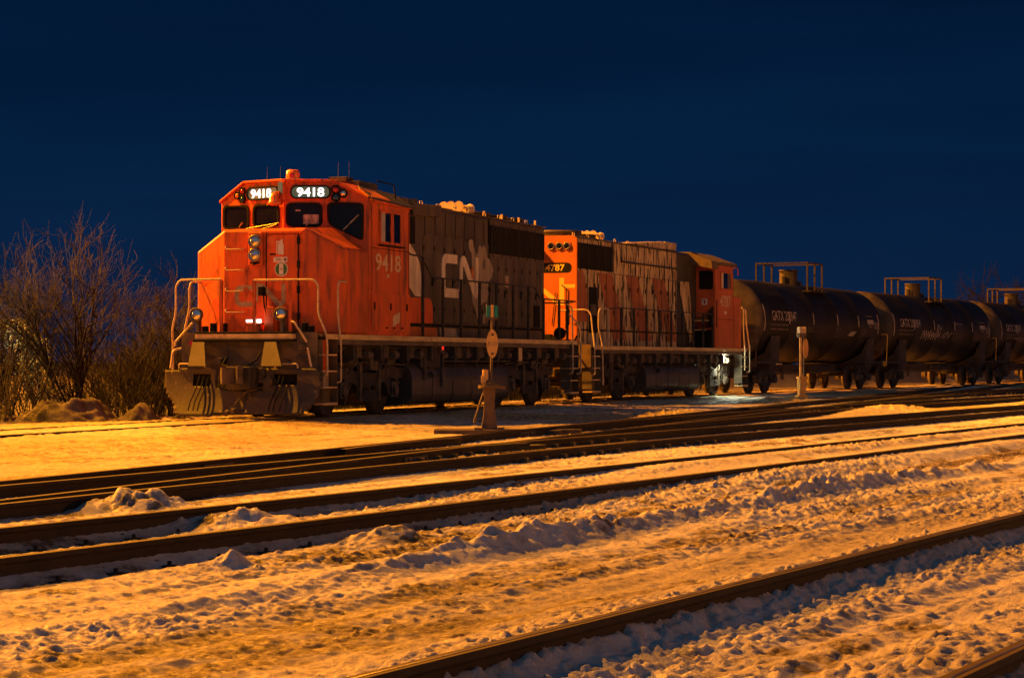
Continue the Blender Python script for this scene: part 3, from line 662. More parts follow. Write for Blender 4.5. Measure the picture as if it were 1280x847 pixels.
for i in range(len(xs)-1):
    door_panel(hood, xs[i]+.012, xs[i+1]-.012, 2.02, 3.95 if xs[i+1] < 12 else 3.66, -.918, 'hood')
b = MB(); b.box(5.3, 16.15, -.935, -.902, 1.90, 1.96, 0)
for x in np.arange(7.7, 16, .65): b.box(x-.02, x+.02, -.914, -.901, 1.98, 4.5, 1)
b.box(11.9, 11.96, -.93, -.902, 1.98, 4.58, 0); b.box(7.5, 11.9, -.912, -.902, 4.02, 4.035, 1)
b.build('hood_seam', [M['rubber'], M['blackpaint']], hood)
grille(hood, 12.02, 16.08, 3.74, 4.42, -.925)
b = MB(); b.box(15.3, 15.75, -.94, -.921, 1.98, 2.55)
for k in range(8): b.box(15.32, 15.73, -.955, -.942, 2.02+.065*k, 2.05+.065*k)
b.build('louvre', M['rubber'], hood)
def decal(name, pts, m, k, parent=None, y=-.918):
    return MB().flat(pts, (0, y, 0), SU, SV, k).build(name, M[m], parent or hood)
decal('map_mark', [(10.45,3.88),(10.49,3.98),(10.6,4.01),(10.74,3.98),(10.77,3.85),(10.88,3.79),(10.92,3.58),(11.03,3.71),(11.1,3.7),(11.13,3.87),(11.28,3.91),(11.32,3.82),(11.43,3.89),(11.61,3.86),(11.68,3.72),(11.72,3.62),(11.87,3.6),(11.98,3.53),(12.09,3.43),(12.2,3.31),(12.09,3.25),(12.11,3.19),(11.98,3.09),(11.87,3.04),(11.83,2.94),(11.79,2.87),(11.83,2.74),(11.76,2.64),(11.72,2.56),(11.54,2.54),(11.39,2.5),(11.28,2.43),(11.28,2.3),(11.21,2.18),(11.1,2.12),(11.03,2.17),(10.88,2.37),(10.74,2.49),(10.7,2.66),(10.81,3.26),(10.7,3.38),(10.67,3.67),(10.52,3.76)], 'logo_dim', .020)
decal('map_mark', [(11.43,3.55),(11.54,3.6),(11.62,3.46),(11.59,3.34),(11.46,3.34),(11.39,3.43)], 'hood', .023)
decal('map_mark', [(11.70,2.52),(11.76,2.46),(11.82,2.30),(11.76,2.24),(11.68,2.38),(11.60,2.5)], 'logo_dim', .0205)
decal('map_mark', [(11.46,2.23),(11.65,2.30),(11.63,2.16),(11.56,2.0),(11.46,2.03)], 'logo_dim', .0205)
decal('emblem_letter', rpoly([(9.69,3.59),(8.97,3.59),(8.84,3.57),(8.73,3.49),(8.69,3.34),(8.69,2.85),(8.73,2.70),(8.82,2.61),(8.94,2.59),(9.78,2.59),(9.78,2.80),(8.98,2.80),(8.91,2.87),(8.90,3.31),(8.97,3.38),(9.69,3.38)], .02, 2), 'logo', .022)
decal('emblem_letter', [(9.85,2.95),(9.86,3.36),(9.91,3.50),(10.02,3.58),(10.12,3.59),(10.23,3.56),(10.33,3.47),(10.93,2.86),(10.93,3.59),(11.12,3.59),(11.12,2.84),(11.07,2.69),(10.98,2.61),(10.87,2.61),(10.75,2.69),(10.30,3.17),(10.10,3.37),(10.06,3.33),(10.05,2.74),(9.86,2.74)], 'logo', .0245)
decal('paint_patch', [(10.62,3.32),(10.78,3.33),(10.78,3.08),(10.62,3.1)], 'orange', .027)
decal('paint_swoosh', rpoly([(6.3,3.80),(6.75,3.73),(7.1,3.55),(7.36,3.32),(7.48,3.05),(7.50,2.56),(7.1,2.57),(6.76,2.76),(6.3,3.2)], .06, 3), 'logo', .006, y=-.905)
decal('paint_patch', rpoly([(5.3,2.51),(7.94,2.54),(8.08,2.42),(8.13,1.97),(5.3,1.97)], .08, 3), 'red', .023)
decal('paint_patch', [(5.3,1.88),(8.42,1.88),(8.53,1.68),(5.3,1.68)], 'orange', .004, y=-.902)
decal('paint_patch', [(8.64,1.88),(9.63,1.88),(9.86,1.68),(8.69,1.68)], 'logo_dim', .004, y=-.902)
decal('sticker', [(13.05,3.24),(13.3,3.22),(13.3,2.94),(13.05,2.96)], 'logo_dim', .022)
decal('sticker', [(13.05,3.10),(13.3,3.08),(13.3,3.04),(13.05,3.06)], 'orange', .024)
for x in (12.7, 14.0, 15.3): fan(hood, x, 4.64)
air_horn(hood, 11.5, -.28, 4.66)
b = MB(); b.box(9.0, 10.6, -.5, .5, 4.64, 4.72); b.cyl((8.9,0,4.64),(8.9,0,4.86),.24,n=16); b.build('exhaust_stack', M['hood'], hood, bevel=.01)
for x in np.arange(6.9, 16.2, 1.05): MB().tube(arc([(x-.09,-.72,4.64),(x-.09,-.72,4.73),(x+.09,-.72,4.73),(x+.09,-.72,4.64)], .03), .012, 5).build('lifting_lug', M['number'], hood)
for x in (12.1, 13.4, 14.7, 16.0): MB().box(x-.025, x+.025, -.75, -.70, 4.64, 4.77).build('roof_bracket', M['number'], hood)
# side railings
ys = -1.46
rail_pipe(L1, [(5.26,-1.52,3.42),(5.5,ys,3.40),(6.05,ys,3.41),(6.75,ys,2.96),(13.8,ys,2.96),(14.2,ys,2.69),(17.15,ys,2.69)], .02, 'rail_black', rr=.1)
for x, z in ((6.12,3.38),(7.34,2.96),(8.5,2.96),(9.72,2.96),(10.9,2.96),(12.1,2.96),(13.24,2.96),(14.43,2.69),(15.7,2.69),(16.4,2.69)): stanchion(L1, x, ys-.02, zt, z)
rail_pipe(L1, [(5.5,-ys,2.96),(13.8,-ys,2.96),(14.2,-ys,2.69),(17.15,-ys,2.69)], .02, 'rail_black')
for x in (6.1,8.5,10.9,13.2,15.7): stanchion(L1, x, -ys, zt, 2.9)
rail_pipe(L1, [(17.15,ys,2.69),(17.25,-1.2,2.66),(17.25,.9,2.66)], .02, 'rail_black')
rail_pipe(L1, [(16.3,-1.5,2.60),(16.58,-1.55,2.50),(16.58,-1.57,1.5),(16.58,-1.57,.8),(16.6,-1.46,.78)], .022)
rail_pipe(L1, [(17.1,-1.3,2.35),(17.28,-1.5,2.1),(17.28,-1.57,1.9),(17.28,-1.57,.8),(17.26,-1.46,.78)], .022)
coupler(L1, 18.02, -1)
b = MB(); b.tube([(17.3,-.9,1.9),(17.6,-.9,1.5),(18.0,-.85,1.35),(18.5,-.9,1.45),(18.9,-.95,1.8)], .03, 6); b.tube([(17.3,.5,1.2),(17.7,.5,.7),(18.3,.5,.68),(18.8,.5,1.2)], .03, 6)
b.tube([(17.1,-1.3,2.5),(17.15,-1.28,2.1),(17.3,-1.1,1.8)], .02, 6); b.cyl((17.2,-1.0,1.85),(17.28,-1.0,1.85),.16,n=16)
b.build('jumper_cable', M['rubber'], L1)
# ------------------------------------------------------------------ second locomotive, long hood towards the first one
L2 = thing('locomotive', 'second diesel locomotive with striped peeling hood, coupled between the first one and the tank cars', 'locomotive',
           (.494, 60.479, 0), R(90-21.031))
zt, zs = 1.53, 1.43
underframe(L2, .70, 16.95, zt, zs)
for xc in (3.83, 13.9): loco_truck(L2, xc)
fuel_tank(L2, 6.0, 11.6, 1.36, .19, 1.05)
reservoir(L2, 6.4, 10.4, 1.22); reservoir(L2, 6.4, 10.4, 1.22, 1.2)
for x, sx in ((.70, -1), (16.95, 1)):
    b = MB(); b.flat([(1.5,1.57),(1.5,.95),(.45,.9),(.45,.7),(-.45,.7),(-.45,.9),(-1.5,.95),(-1.5,1.57)], (x,0,0), (0,1,0), (0,0,1), .04 if sx > 0 else -.04)
    b.build('end_plate', M['stand'] if sx < 0 else M['plate'], L2)
for sx, xa, xb in ((1, .74, 1.45), (-1, 16.2, 16.91)):
    for sy in (-1, 1): steps(L2, xa, xb, sy, zs, False)
coupler(L2, .02, 1); coupler(L2, 17.68, -1)
b = MB(); b.hexa([(14.2,-1.42,.35),(15.4,-1.42,.35),(15.4,-1.3,.35),(14.2,-1.3,.35),(14.2,-1.42,1.2),(15.4,-1.42,1.2),(15.4,-1.3,1.2),(14.2,-1.3,1.2)]) if False else None
# hood
HX0, HX1, zc = 1.20, 12.85, 4.56
b = MB(); sec = [(-.90,zt),(-.90,zc-.08),(-.82,zc),(.82,zc),(.90,zc-.08),(.90,zt)]
b.prism([(HX0+.02,y,z) for y, z in sec], (10.6-HX0-.02,0,0)); hood2 = b.build('hood', M['cream'], L2, bevel=.01)
b = MB(); b.prism([(HX0,y,z) for y, z in sec], (.02,0,0)); b.box(HX0,HX0+.10,-.905,-.90,zt,zc-.08)
hend = b.build('hood_end', M['orange'], hood2)
b = MB(); b.prism([(10.6,y*.985,z-.02) for y, z in sec], (HX1-10.6,0,0)); b.build('hood_rear_section', M['blackpaint'], hood2)
b = MB(); b.box(1.1, 10.62, -.95, -.90, zc-.06, zc-.035); b.box(1.1,10.62,.9,.95,zc-.06,zc-.035); b.box(5.05,10.6,-.96,-.90,3.97,4.02); b.box(5.05,5.09,-.925,-.90,4.02,4.5); b.box(4.35,10.6,-.912,-.901,3.605,3.62)
b.build('drip_rail', M['blackpaint'], hood2)
grille(hood2, 1.32, 4.27, 3.66, 4.37, -.92)
b = MB(); b.hexa([(5.8,-.86,4.56),(9.4,-.86,4.56),(9.4,.86,4.56),(5.8,.86,4.56),(5.8,-.86,4.575),(9.4,-.86,4.78),(9.4,.86,4.78),(5.8,.86,4.575)]); b.box(9.41,10.6,-.90,.90,4.56,4.79)
b.build('brake_hatch', M['cream'], hood2, bevel=.01)
def stripe2(pts, m='stripe', k=.006, y=-.902): return MB().flat(pts, (0,y,0), SU, SV, k).build('paint_stripe', M[m], hood2)
zb = 1.72
def sx_(xt, z): return xt + (3.6-z)*.735
for a, c in ((3.0,4.25),(5.52,6.66),(8.05,9.27)):
    stripe2([(a,3.6),(c,3.6),(sx_(c,zb),zb),(sx_(a,zb),zb)])
stripe2([(1.32,3.6),(1.75,3.6),(2.1,2.9),(2.1,2.2),(1.32,2.2)])
stripe2([(9.27,3.3),(9.55,3.3),(9.9,1.72),(9.27,1.72)], 'cream')
stripe2([(10.75,3.62),(11.9,3.62),(12.5,zb),(12.0,zb)], 'cream', .02)
xs = [1.35,2.1,2.98,3.75,4.5,5.25,6.0,6.75,7.5,8.25,9.0,9.75,10.5]
b = MB()
for x in xs[1:]: b.box(x-.014, x+.014, -.913, -.901, 2.0, 3.6)
b.box(1.3,12.8,-.93,-.902,1.96,2.0)
for x in xs[:-1]:
    for z in (2.5, 3.2): b.box(x+.6, x+.64, -.925, -.911, z-.07, z+.07)
b.build('door_seam', M['rubber'], hood2)
b = MB(); b.box(2.2,2.92,-.912,-.902,1.9,3.18); b.box(2.3,2.8,-.93,-.913,2.4,2.7,1); b.build('open_doorway', [M['rubber'],M['grime2']], hood2)
for x in (2.0, 3.5): fan(hood2, x, 4.56, .62)
b = MB(); b.lathe([(.66,0),(.66,.18),(.60,.18),(.60,.1),(0,.1)], (2.2,0,4.56), n=28); b.build('fan_housing', M['stand'], hood2)
air_horn(hood2, 4.4, -.25, 4.57, .9)
b = MB(); b.box(6.1,7.0,-.3,.3,4.6,4.8) if False else None
for x in np.arange(1.4,10,1.2): MB().tube(arc([(x-.08,-.74,4.56),(x-.08,-.74,4.64),(x+.08,-.74,4.64),(x+.08,-.74,4.56)], .03), .011, 5).build('lifting_lug', M['number'], hood2)
# hood end details
p = [(a-.0, c) for a, c in rrect(1.5, .27, .12, 6)]
nb = MB().flat(p, (HX0,.0,3.68), FU, FV, .012).build('number_board', M['rubber'], hend)
MB().text('4787', (HX0,-.28,3.595), FU, FV, .17, .016, bold=.022, squeeze=1.12).build('number_lettering', M['yellow'], nb)
MB().flat([(.08,4.155),(.74,4.155),(.74,4.375),(.08,4.375)], (HX0,0,0), FU, FV, .02).build('lamp_plate', M['orange'], hend)
for y in (-.17,-.41,-.63):
    h = MB().lathe([(.10,0),(.10,.05),(.085,.06),(.075,.03),(0,.03)], (HX0-.02,y,4.27), NX, 18).build('class_light', M['metal'], hend)
    MB().lathe([(.073,.031),(.05,.055),(0,.065)], (HX0-.02,y,4.27), NX, 14).build('lens', M['glass'], h)
h = MB().prism([(HX0-.30,.06,3.98),(HX0-.30,.22,3.9),(HX0-.30,.22,4.2),(HX0-.30,.06,4.16)], (.3,0,0)).build('headlight_housing', M['red'], hend)
b = ribbon([(.12-.02,1.9+.62),(-.04,3.34),(-.04,2.3)], .14, (HX0,0,0), FU, FV, .004) if False else MB()
ribbon([(-.46,2.72),(-.46,3.38),(.36,2.72),(.47,2.72),(.47,3.40)], .14, (HX0,.0,0), FU, FV, .004, mb=b)
ribbon([(.50,3.17),(.86,3.17)], .10, (HX0,.0,0), FU, FV, .006, mb=b)
b.build('emblem_letter', M['yellow'], hend)
b = MB(); b.tube([(HX0-.03,-.2,2.1),(HX0-.04,-.3,3.0)],.012,5); b.tube([(HX0-.03,-.6,2.0),(HX0-.05,-.62,3.1),(HX0-.1,-.5,3.2)],.016,6); b.cyl((HX0-.1,-.35,1.72),(HX0-.2,-.35,1.72),.12,n=14); b.box(HX0-.2,HX0,.1,.3,1.6,1.95); b.box(HX0-.15,HX0,-.2,-.05,1.56,1.85)
b.build('valve_fitting', M['rubber'], hend)
# cab
b = MB(); b.box(12.90,15.05,-1.52,1.52,zt,4.22); b.box(15.05,16.15,-1.48,1.48,zt,3.24)
cab2 = b.build('cab', M['red2'], L2, bevel=.02)
b = MB()
pr = [(-1.60,4.20),(-1.60,4.30),(-.75,4.62),(.75,4.62),(1.60,4.30),(1.60,4.20)]
b.prism([(13.0,y,z) for y, z in pr], (2.2,0,0)); k = b.build('cab_roof', M['stand'], cab2, bevel=.015)
b = MB(); pr2 = [(-1.58,4.06),(-1.58,4.30),(-.9,4.56),(-.9,4.2)]
b.prism([(12.25,y,z) for y, z in pr2], (.74,0,0)); b.prism([(12.25,-y,z) for y, z in pr2], (.74,0,0)); b.box(12.25,12.99,-.9,.9,4.2,4.6); b.build('roof_overhang', M['stand'], k, bevel=.012)
f = MB().flat(rpoly([(.98,4.02),(1.44,4.02),(1.44,3.42),(.98,3.42)],.08), (12.90,0,0), FU, FV, .025, holes=[rpoly([(1.02,3.98),(1.40,3.98),(1.40,3.46),(1.02,3.46)],.07)]).build('door_window', M['rubber'], cab2)
MB().flat([(1.02,3.98),(1.40,3.98),(1.40,3.46),(1.02,3.46)], (12.90,0,0), FU, FV, .006).build('pane', M['glass'], f)
s_ = MB().flat([(1.06,3.12),(1.24,3.12),(1.24,2.92),(1.06,2.92)], (12.9,0,0), FU, FV, .006).build('warning_sticker', M['white'], cab2)
MB().flat([(1.12,3.09),(1.18,3.09),(1.18,2.95),(1.12,2.95)], (12.893,0,0), FU, FV, .003).build('red_mark', M['redlens'], s_)
b = MB()
for z, x in ((2.42,12.35),(2.12,12.1)): b.box(x,12.89,-1.45,-.92,z-.03,z,0); b.box(x-.012,x-.001,-1.45,-.92,z-.03,z+.004,1)
b.box(12.6,12.89,-1.42,-.92,zt,2.1,0); b.build('cab_step', [M['rubber'],M['sill']], cab2)
b = MB(); b.prism([(12.75,-1.3,2.6),(13.0,-1.54,3.1),(13.0,-1.54,2.2),(12.7,-1.3,2.2)],(.03,0,0)); b.build('cab_brace', M['rubber'], cab2)
f = MB().flat([(13.45,4.02),(14.75,4.02),(14.75,3.42),(13.45,3.42)], (0,-1.52,0), SU, SV, .025, holes=[[(13.52,3.97),(14.68,3.97),(14.68,3.47),(13.52,3.47)]]).build('side_window', M['red2'], cab2)
MB().flat([(13.52,3.97),(13.8,3.97),(13.8,3.47),(13.52,3.47)], (0,-1.52,0), SU, SV, .012).build('pale_pane', M['number'], f)
MB().flat([(13.8,3.97),(14.3,3.97),(14.3,3.47),(13.8,3.47)], (0,-1.52,0), SU, SV, .010).build('pane', M['glass'], f)
MB().flat([(14.3,3.97),(14.68,3.97),(14.68,3.47),(14.3,3.47)], (0,-1.52,0), SU, SV, .012).build('sash', M['stand'], f)
MB().text('4787', (14.05,-1.52,2.88), SU, SV, .36, .004, bold=.01, squeeze=1.25).build('number_lettering', M['number'], cab2)
MB().flat([(13.95,2.74),(14.2,2.74),(14.2,2.64),(13.95,2.64)], (0,-1.52,0), SU, SV, .004).build('small_sticker', M['white'], cab2)
b = MB(); b.box(13.15,14.85,-1.53,-1.521,1.62,2.42); k = b.build('side_panel', M['red2'], cab2, bevel=.005)
b = MB(); b.box(13.0,15.04,-1.526,-1.5205,2.46,2.475); b.box(15.0,15.012,-1.526,-1.5205,1.6,4.1); b.build('seam', M['rubber'], cab2)
MB().tube([(15.2,-1.5,4.2),(15.28,-1.62,4.15),(15.28,-1.62,3.95)], .02, 5).build('mirror', M['redlens'], cab2)
# railings
ys = -1.46
rail_pipe(L2, [(.9,-.5,2.50),(.9,-1.3,2.52),(.9,-1.42,2.4),(.9,-1.46,2.0),(.78,-1.56,1.55),(.78,-1.58,.75),(.80,-1.45,.73)], .022)
rail_pipe(L2, [(2.2,ys,2.56),(1.55,ys,2.56),(1.42,ys,2.44),(1.42,ys,2.0),(1.46,-1.56,1.55),(1.46,-1.58,.45)], .022)
stanchion(L2, 2.2, ys-.02, zt, 2.58, 'rail_cream')
rail_pipe(L2, [(2.2,ys,2.56),(3.3,ys,2.61),(13.0,ys,2.61)], .018, 'rail_black')
for x in (3.35,4.5,5.7,6.95,8.15,9.3,10.5,11.6,12.7): stanchion(L2, x, ys-.02, zt, 2.61)
rail_pipe(L2, [(1.4,-ys,2.6),(12.8,-ys,2.6)], .018, 'rail_black')
for x in (2.2,5.0,8.0,11.0): stanchion(L2, x, -ys, zt, 2.6)
rail_pipe(L2, [(16.15,-1.5,2.9),(16.2,-1.56,2.85),(16.2,-1.56,2.2),(16.25,-1.58,1.6),(16.25,-1.58,.8)], .024)
rail_pipe(L2, [(16.6,-1.3,2.9),(16.72,-1.5,2.85),(16.72,-1.52,2.3),(16.88,-1.58,1.6),(16.88,-1.58,.75),(16.85,-1.46,.73)], .024)
# lit inspection lamps over the rear truck
b = MB(); b.box(13.9,14.75,-1.34,-1.24,1.27,1.36); k = b.build('inspection_lamp', M['grime2'], L2)
for x in (14.02, 14.62): MB().lathe([(0,-.06),(.05,-.045),(.065,0),(.05,.045),(0,.06)], (x,-1.30,1.215), n=12).build('bulb', M['bulb'], k)

# ------------------------------------------------------------------ tank cars
def tank_truck(parent, xc):
    b = MB()
    for sy in (-1, 1):
        y0, y1 = sorted((sy*.98, sy*1.12))
        b.prism([(xc+x, y0, z) for x, z in [(-1.15,.40),(-1.15,.62),(-.55,.80),(.55,.80),(1.15,.62),(1.15,.40),(.72,.42),(.40,.24),(-.40,.24),(-.72,.42)]], (0,y1-y0,0),
                holes=[[(xc+x, y0, z) for x, z in [(-.52,.44),(-.3,.64),(.3,.64),(.52,.44),(.3,.36),(-.3,.36)]]])
        for k in (-.12,0,.12): b.lathe([(.05 if j % 2 else .06, .34+.03*j) for j in range(9)], (xc+k, sy*1.06, 0), n=8, mi=1)
        for ax in (-.89,.89): b.cyl((xc+ax, sy*1.0,.46),(xc+ax, sy*1.2,.46),.13,n=12,mi=1)
    b.box(xc-.2,xc+.2,-1.0,1.0,.5,.82)
    t = b.build('truck', [M['grime'],M['grime2']], parent)
    for ax in (-.89,.89):
        for sy in (-1,1):
            MB().lathe([(.09,-.06),(.38,-.02),(.42,-.06),(.46,-.06),(.465,.03),(.49,.045),(.485,.07),(.40,.07),(.36,.02),(.09,.05)], (xc+ax,sy*.755,.462), (0,-sy,0), 24).build('wheel', M['grime'], t)
    return t
def tank_car(loc, heading, label, number, extra=None):
    t = thing('tank_car', label, 'tank car', (*loc, 0), R(90-heading), 'tank cars behind the locomotives')
    Rr, zc_ = 1.49, 2.52; b = MB(); nseg = 48; prof = []
    hp = [(Rr*math.sin(math.pi/2*k/8), .62*math.cos(math.pi/2*k/8)) for k in range(9)]
    prof += [(Rr,-7.55)]
    for x in (-4.6,-1.5,1.5,4.6): prof += [(Rr,x-.02),(Rr+.008,x-.012),(Rr+.008,x+.012),(Rr,x+.02)]
    prof += [(Rr,7.55)]
    b.lathe(prof, (0,0,zc_), (1,0,0), nseg); shell = b.build('tank', M['tank'], t)
    for sg in (-1,1): MB().lathe(hp, (sg*7.551,0,zc_), (sg,0,0), nseg).build('tank_head', M['lit_head'], shell)
    b = MB(); b.box(-8.2,8.2,-.3,.3,.62,.98); 
    for x in (-6.2,6.2):
        b.box(x-.35,x+.35,-1.35,1.35,.80,1.06)
        for sy in (-1,1): b.prism([(x-.5,sy*.4,1.0),(x-.5,sy*1.42,1.02),(x-.5,sy*1.46,2.0),(x-.5,sy*1.2,1.4)], (1.0,0,0))
    b.box(-8.25,-8.15,-1.4,1.4,.9,1.1); b.box(8.15,8.25,-1.4,1.4,.9,1.1)
    for sy in (-1,1): b.box(-8.2,8.2,min(sy*1.36,sy*1.42),max(sy*1.36,sy*1.42),1.02,1.10) if False else b.box(-8.2,-5.4,min(sy*1.36,sy*1.42),max(sy*1.36,sy*1.42),1.02,1.10).box(5.4,8.2,min(sy*1.36,sy*1.42),max(sy*1.36,sy*1.42),1.02,1.10)
    b.cyl((-.25,0,.75),(-.25,0,1.1),.2,n=12); b.box(1.2,2.6,-.5,.5,.62,.95); b.cyl((2.8,-.3,.8),(3.9,-.3,.8),.2,n=12); b.cyl((-3.2,.3,.78),(-2.2,.3,.78),.22,n=12)
    b.tube([(-5,-.6,.72),(5,-.6,.70)],.03,6); b.box(-3.0,-2.9,-.7,-.6,.45,.9); b.box(-4.1,-4.02,-.7,-.6,.45,.9)
    b.build('underframe', [M['grime']], t)
    for x in (-6.2,6.2): tank_truck(t, x)
    coupler(t, -8.5, 1); coupler(t, 8.5, -1)
    # walkway cage, dome and fittings
    b = MB()
    for x in (-.95,.95):
        for y, z0 in ((-1.0,3.58),(0.,4.0),(1.0,3.58)):
            if y == 0: continue
            b.box(x-.03,x+.03,y-.03,y+.03,z0,4.78)
        b.box(x-.025,x+.025,-1.03,1.03,4.76,4.81)
    for y in (-1.0,1.0): b.box(-.98,.98,y-.025,y+.025,4.765,4.815); b.box(-.03,.03,y-.03,y+.03,3.62,4.77)
    for y in (-1.0,1.0): b.box(-1.2,1.2,min(y*.75,y*1.2),max(y*.75,y*1.2),3.70,3.74)
    b.build('platform_rail', M['tanktop'], t)
    b = MB(); b.cyl((-.1,0,3.95),(-.1,0,4.50),.34,n=22); b.cyl((-.1,0,4.50),(-.1,0,4.56),.37,n=22); b.cyl((-.6,.05,3.95),(-.6,.05,4.3),.1,n=12); b.cyl((.55,-.05,3.95),(.55,-.05,4.16),.16,n=12); b.box(.7,.95,-.2,.1,3.95,4.15)
    b.build('dome', M['tanktop'], t)
    b = MB()
    for a0, a1, y in ((20,68,0),):
        pts = [(.9+.0*k, -(Rr+.05)*math.cos(R(a)), zc_+(Rr+.05)*math.sin(R(a))) for k, a in enumerate(np.linspace(a0,a1,9))]
        b.tube(pts, .015, 5); b.tube([(p_[0]+.4,p_[1],p_[2]) for p_ in pts], .015, 5)
        for p_ in pts[::1]: b.tube([p_, (p_[0]+.4,p_[1],p_[2])], .012, 5)
    b.build('ladder', M['tanktop'], t)
    b = MB()
    for x in (-8.12,8.12):
        for sy in (-1,1): b.tube(arc([(x,sy*1.36,1.1),(x,sy*1.40,2.2),(x,sy*.9,2.2)],.08),.015,5)
    b.build('grab_iron', M['grime2'], t)
    def on(x, a, k=.006):                               # a point on the shell: angle a above the horizontal, near side
        return (x, -(Rr+k)*math.cos(R(a)), zc_+(Rr+k)*math.sin(R(a)))
    def arcstrip(x, a0, a1, w, m, name):
        q = MB(); n = 8; vs = [on(x+d, a, .012) for a in np.linspace(a0,a1,n) for d in (-w/2,w/2)]
        q.add(vs, [(2*i,2*i+1,2*i+3,2*i+2) for i in range(n-1)], 0, True); return q.build(name, M[m], t)
    for x, a0, a1 in ((-7.5,-14,22),(-4.7,-3,14),(-1.75,-3,14),(1.4,-3,14),(4.3,-3,14),(7.2,-12,18)): arcstrip(x, a0, a1, .10, 'reflect', 'reflective_strip')
    def wrap(mb_text, name, m, x, a, size, squeeze=1.):
        q = MB().text(mb_text, (0,0,0), (1,0,0), (0,0,1), size, 0, bold=.006, squeeze=squeeze, center=False)
        q.v = [on(x+p_[0], a+math.degrees(p_[2]/Rr), .010) for p_ in q.v]; return q.build(name, M[m], t)
    wrap(number, 'lettering', 'stencil', -6.7, 1.0, .34, 1.0)
    def rows(x0, x1, a0, n, seed, m='stencil_dim', h=.9, gap=2.2):
        rr = random.Random(seed); q = MB()
        for r_ in range(n):
            x = x0+rr.random()*.2; a = a0-r_*gap
            while x < x1-rr.random()*.6:
                w = .12+rr.random()*.25
                vs = [on(x,a),on(x+w,a),on(x+w,a+h),on(x,a+h)]; q.add(vs,[(0,1,2,3)]); x += w+.09
        return q.build('stencil_mark', M[m], t)
    rows(-6.9,-4.8,-6,2,1,'stencil_dim',2.2,6); rows(-2.6,-1.2,-7,4,2); rows(1.1,2.3,-6,7,3); rows(4.6,5.6,-7,5,4)
    def panel(x0, x1, a0, a1, m):
        q = MB(); n = 5; vs = [on(x,a,.009) for a in np.linspace(a0,a1,n) for x in (x0,x1)]
        q.add(vs,[(2*i,2*i+1,2*i+3,2*i+2) for i in range(n-1)],0,True); return q.build('panel_mark', M[m], t)
    panel(5.6,6.5,2,9,'stencil'); panel(5.7,6.3,-3,0.5,'stencil_dim'); panel(6.55,7.1,-5,6,'stencil_dim'); panel(5.3,6.4,13.5,15.2,'stencil_dim')
    if extra: extra(t, on, panel)
    return t
def patch(t, on, panel):
    q = MB(); q.add([on(2.9,-17),on(3.7,-17),on(4.1,-10),on(3.3,-10)],[(0,1,2,3)]); q.build('panel_mark', M['stencil'], t)
def graffiti(t, on, panel):
    rr = random.Random(5); q = MB()
    def stroke(pts, w=.09):
        for (x0,a0),(x1,a1) in zip(pts, pts[1:]):
            q.add([on(x0-w/2,a0,.011),on(x0+w/2,a0,.011),on(x1+w/2,a1,.011),on(x1-w/2,a1,.011)],[(0,1,2,3)])
    for k in range(7):
        x = -3.3+k*.36; stroke([(x-.35,-20+rr.random()*3),(x,-7+rr.random()*5),(x+.12,-15),(x+.3,-9+rr.random()*3)])
    stroke([(-1.4,-6),(-1.1,8),(-.9,-2),(-.6,3)]); stroke([(-.5,-16),(-.1,-6)]); stroke([(-.2,-16),(.3,-4),(.4,-13)]); stroke([(.3,-16),(1.0,-5)])
    q.build('graffiti', M['stencil'], t)
    panel(1.5,2.7,8.0,11,'stencil_dim')
def pink(t, on, panel):
    q = MB(); q.add([on(-5.2,-14,.012),on(-1.0,-14,.012),on(-.6,8,.012),(on(-3.2,8,.012))],[(0,1,2,3)]); q.build('graffiti', M['pink'], t)
tank_car((10.525,85.030), 24.543, 'nearest black tank car, coupled to the rear of the striped locomotive', 'GATX 206547', patch)
tank_car((17.970,100.308), 27.189, 'second black tank car, with white scrawled graffiti on its side', 'GATX 206854', graffiti)
tank_car((25.746,115.426), 27.238, 'third black tank car, cut by the right edge, with a pink graffiti patch', 'GATX 208651', pink)
# ------------------------------------------------------------------ tracks
HB = R(26.7); sB, cB = math.sin(HB), math.cos(HB)
def XY(q, p): return (sB*q + cB*p, cB*q - sB*p)
def QP(x, y): return (sB*x + cB*y, cB*x - sB*y)
PROF = [(-.036,0),(.036,0),(.037,-.028),(.032,-.037),(.011,-.046),(.009,-.128),(.05,-.147),(.066,-.154),(.066,-.166),(-.066,-.166),(-.066,-.154),(-.05,-.147),(-.009,-.128),(-.011,-.046),(-.032,-.037),(-.037,-.028)]
def rail(parent, pts, z=0., top='railtop', name='rail'):
    b = MB(); P = [Vector((x, y, 0)) for x, y in pts]; k = len(PROF); vs = []
    for i in range(len(P)):
        t = (P[min(i+1, len(P)-1)]-P[max(i-1, 0)]).normalized(); n = Vector((t.y, -t.x, 0))
        vs += [P[i]+n*a+Vector((0,0,z+c)) for a, c in PROF]
    for i in range(len(P)-1):
        for j in range(k):
            f = (i*k+j, i*k+(j+1) % k, (i+1)*k+(j+1) % k, (i+1)*k+j)
            b.f.append(list(f)); b.m.append(1 if j == 0 else 0); b.s.append(False)
    b.v = [tuple(v) for v in vs]
    return b.build(name, [M['rust'], M[top]], parent)
def joint(parent, q, p, z=0., h=HB):
    x, y = XY(q, p); c, s_ = math.cos(h), math.sin(h); b = MB()
    for sy in (-1, 1):
        b.box(-.4,.4,sy*.03-.014,sy*.03+.014,-.125,-.045)
        for k in (-.3,-.1,.1,.3): b.cyl((k,sy*.04,-.085),(k,sy*.075,-.085),.02,n=8)
    o = b.build('joint_bar', M['grime2'], parent); o.location = (x, y, z); o.rotation_euler = (0,0,math.pi/2-h); return o
def straight(parent, p, q0, q1, z=0., top='railtop', n=2): return rail(parent, [XY(q, p) for q in np.linspace(q0, q1, n)], z, top)
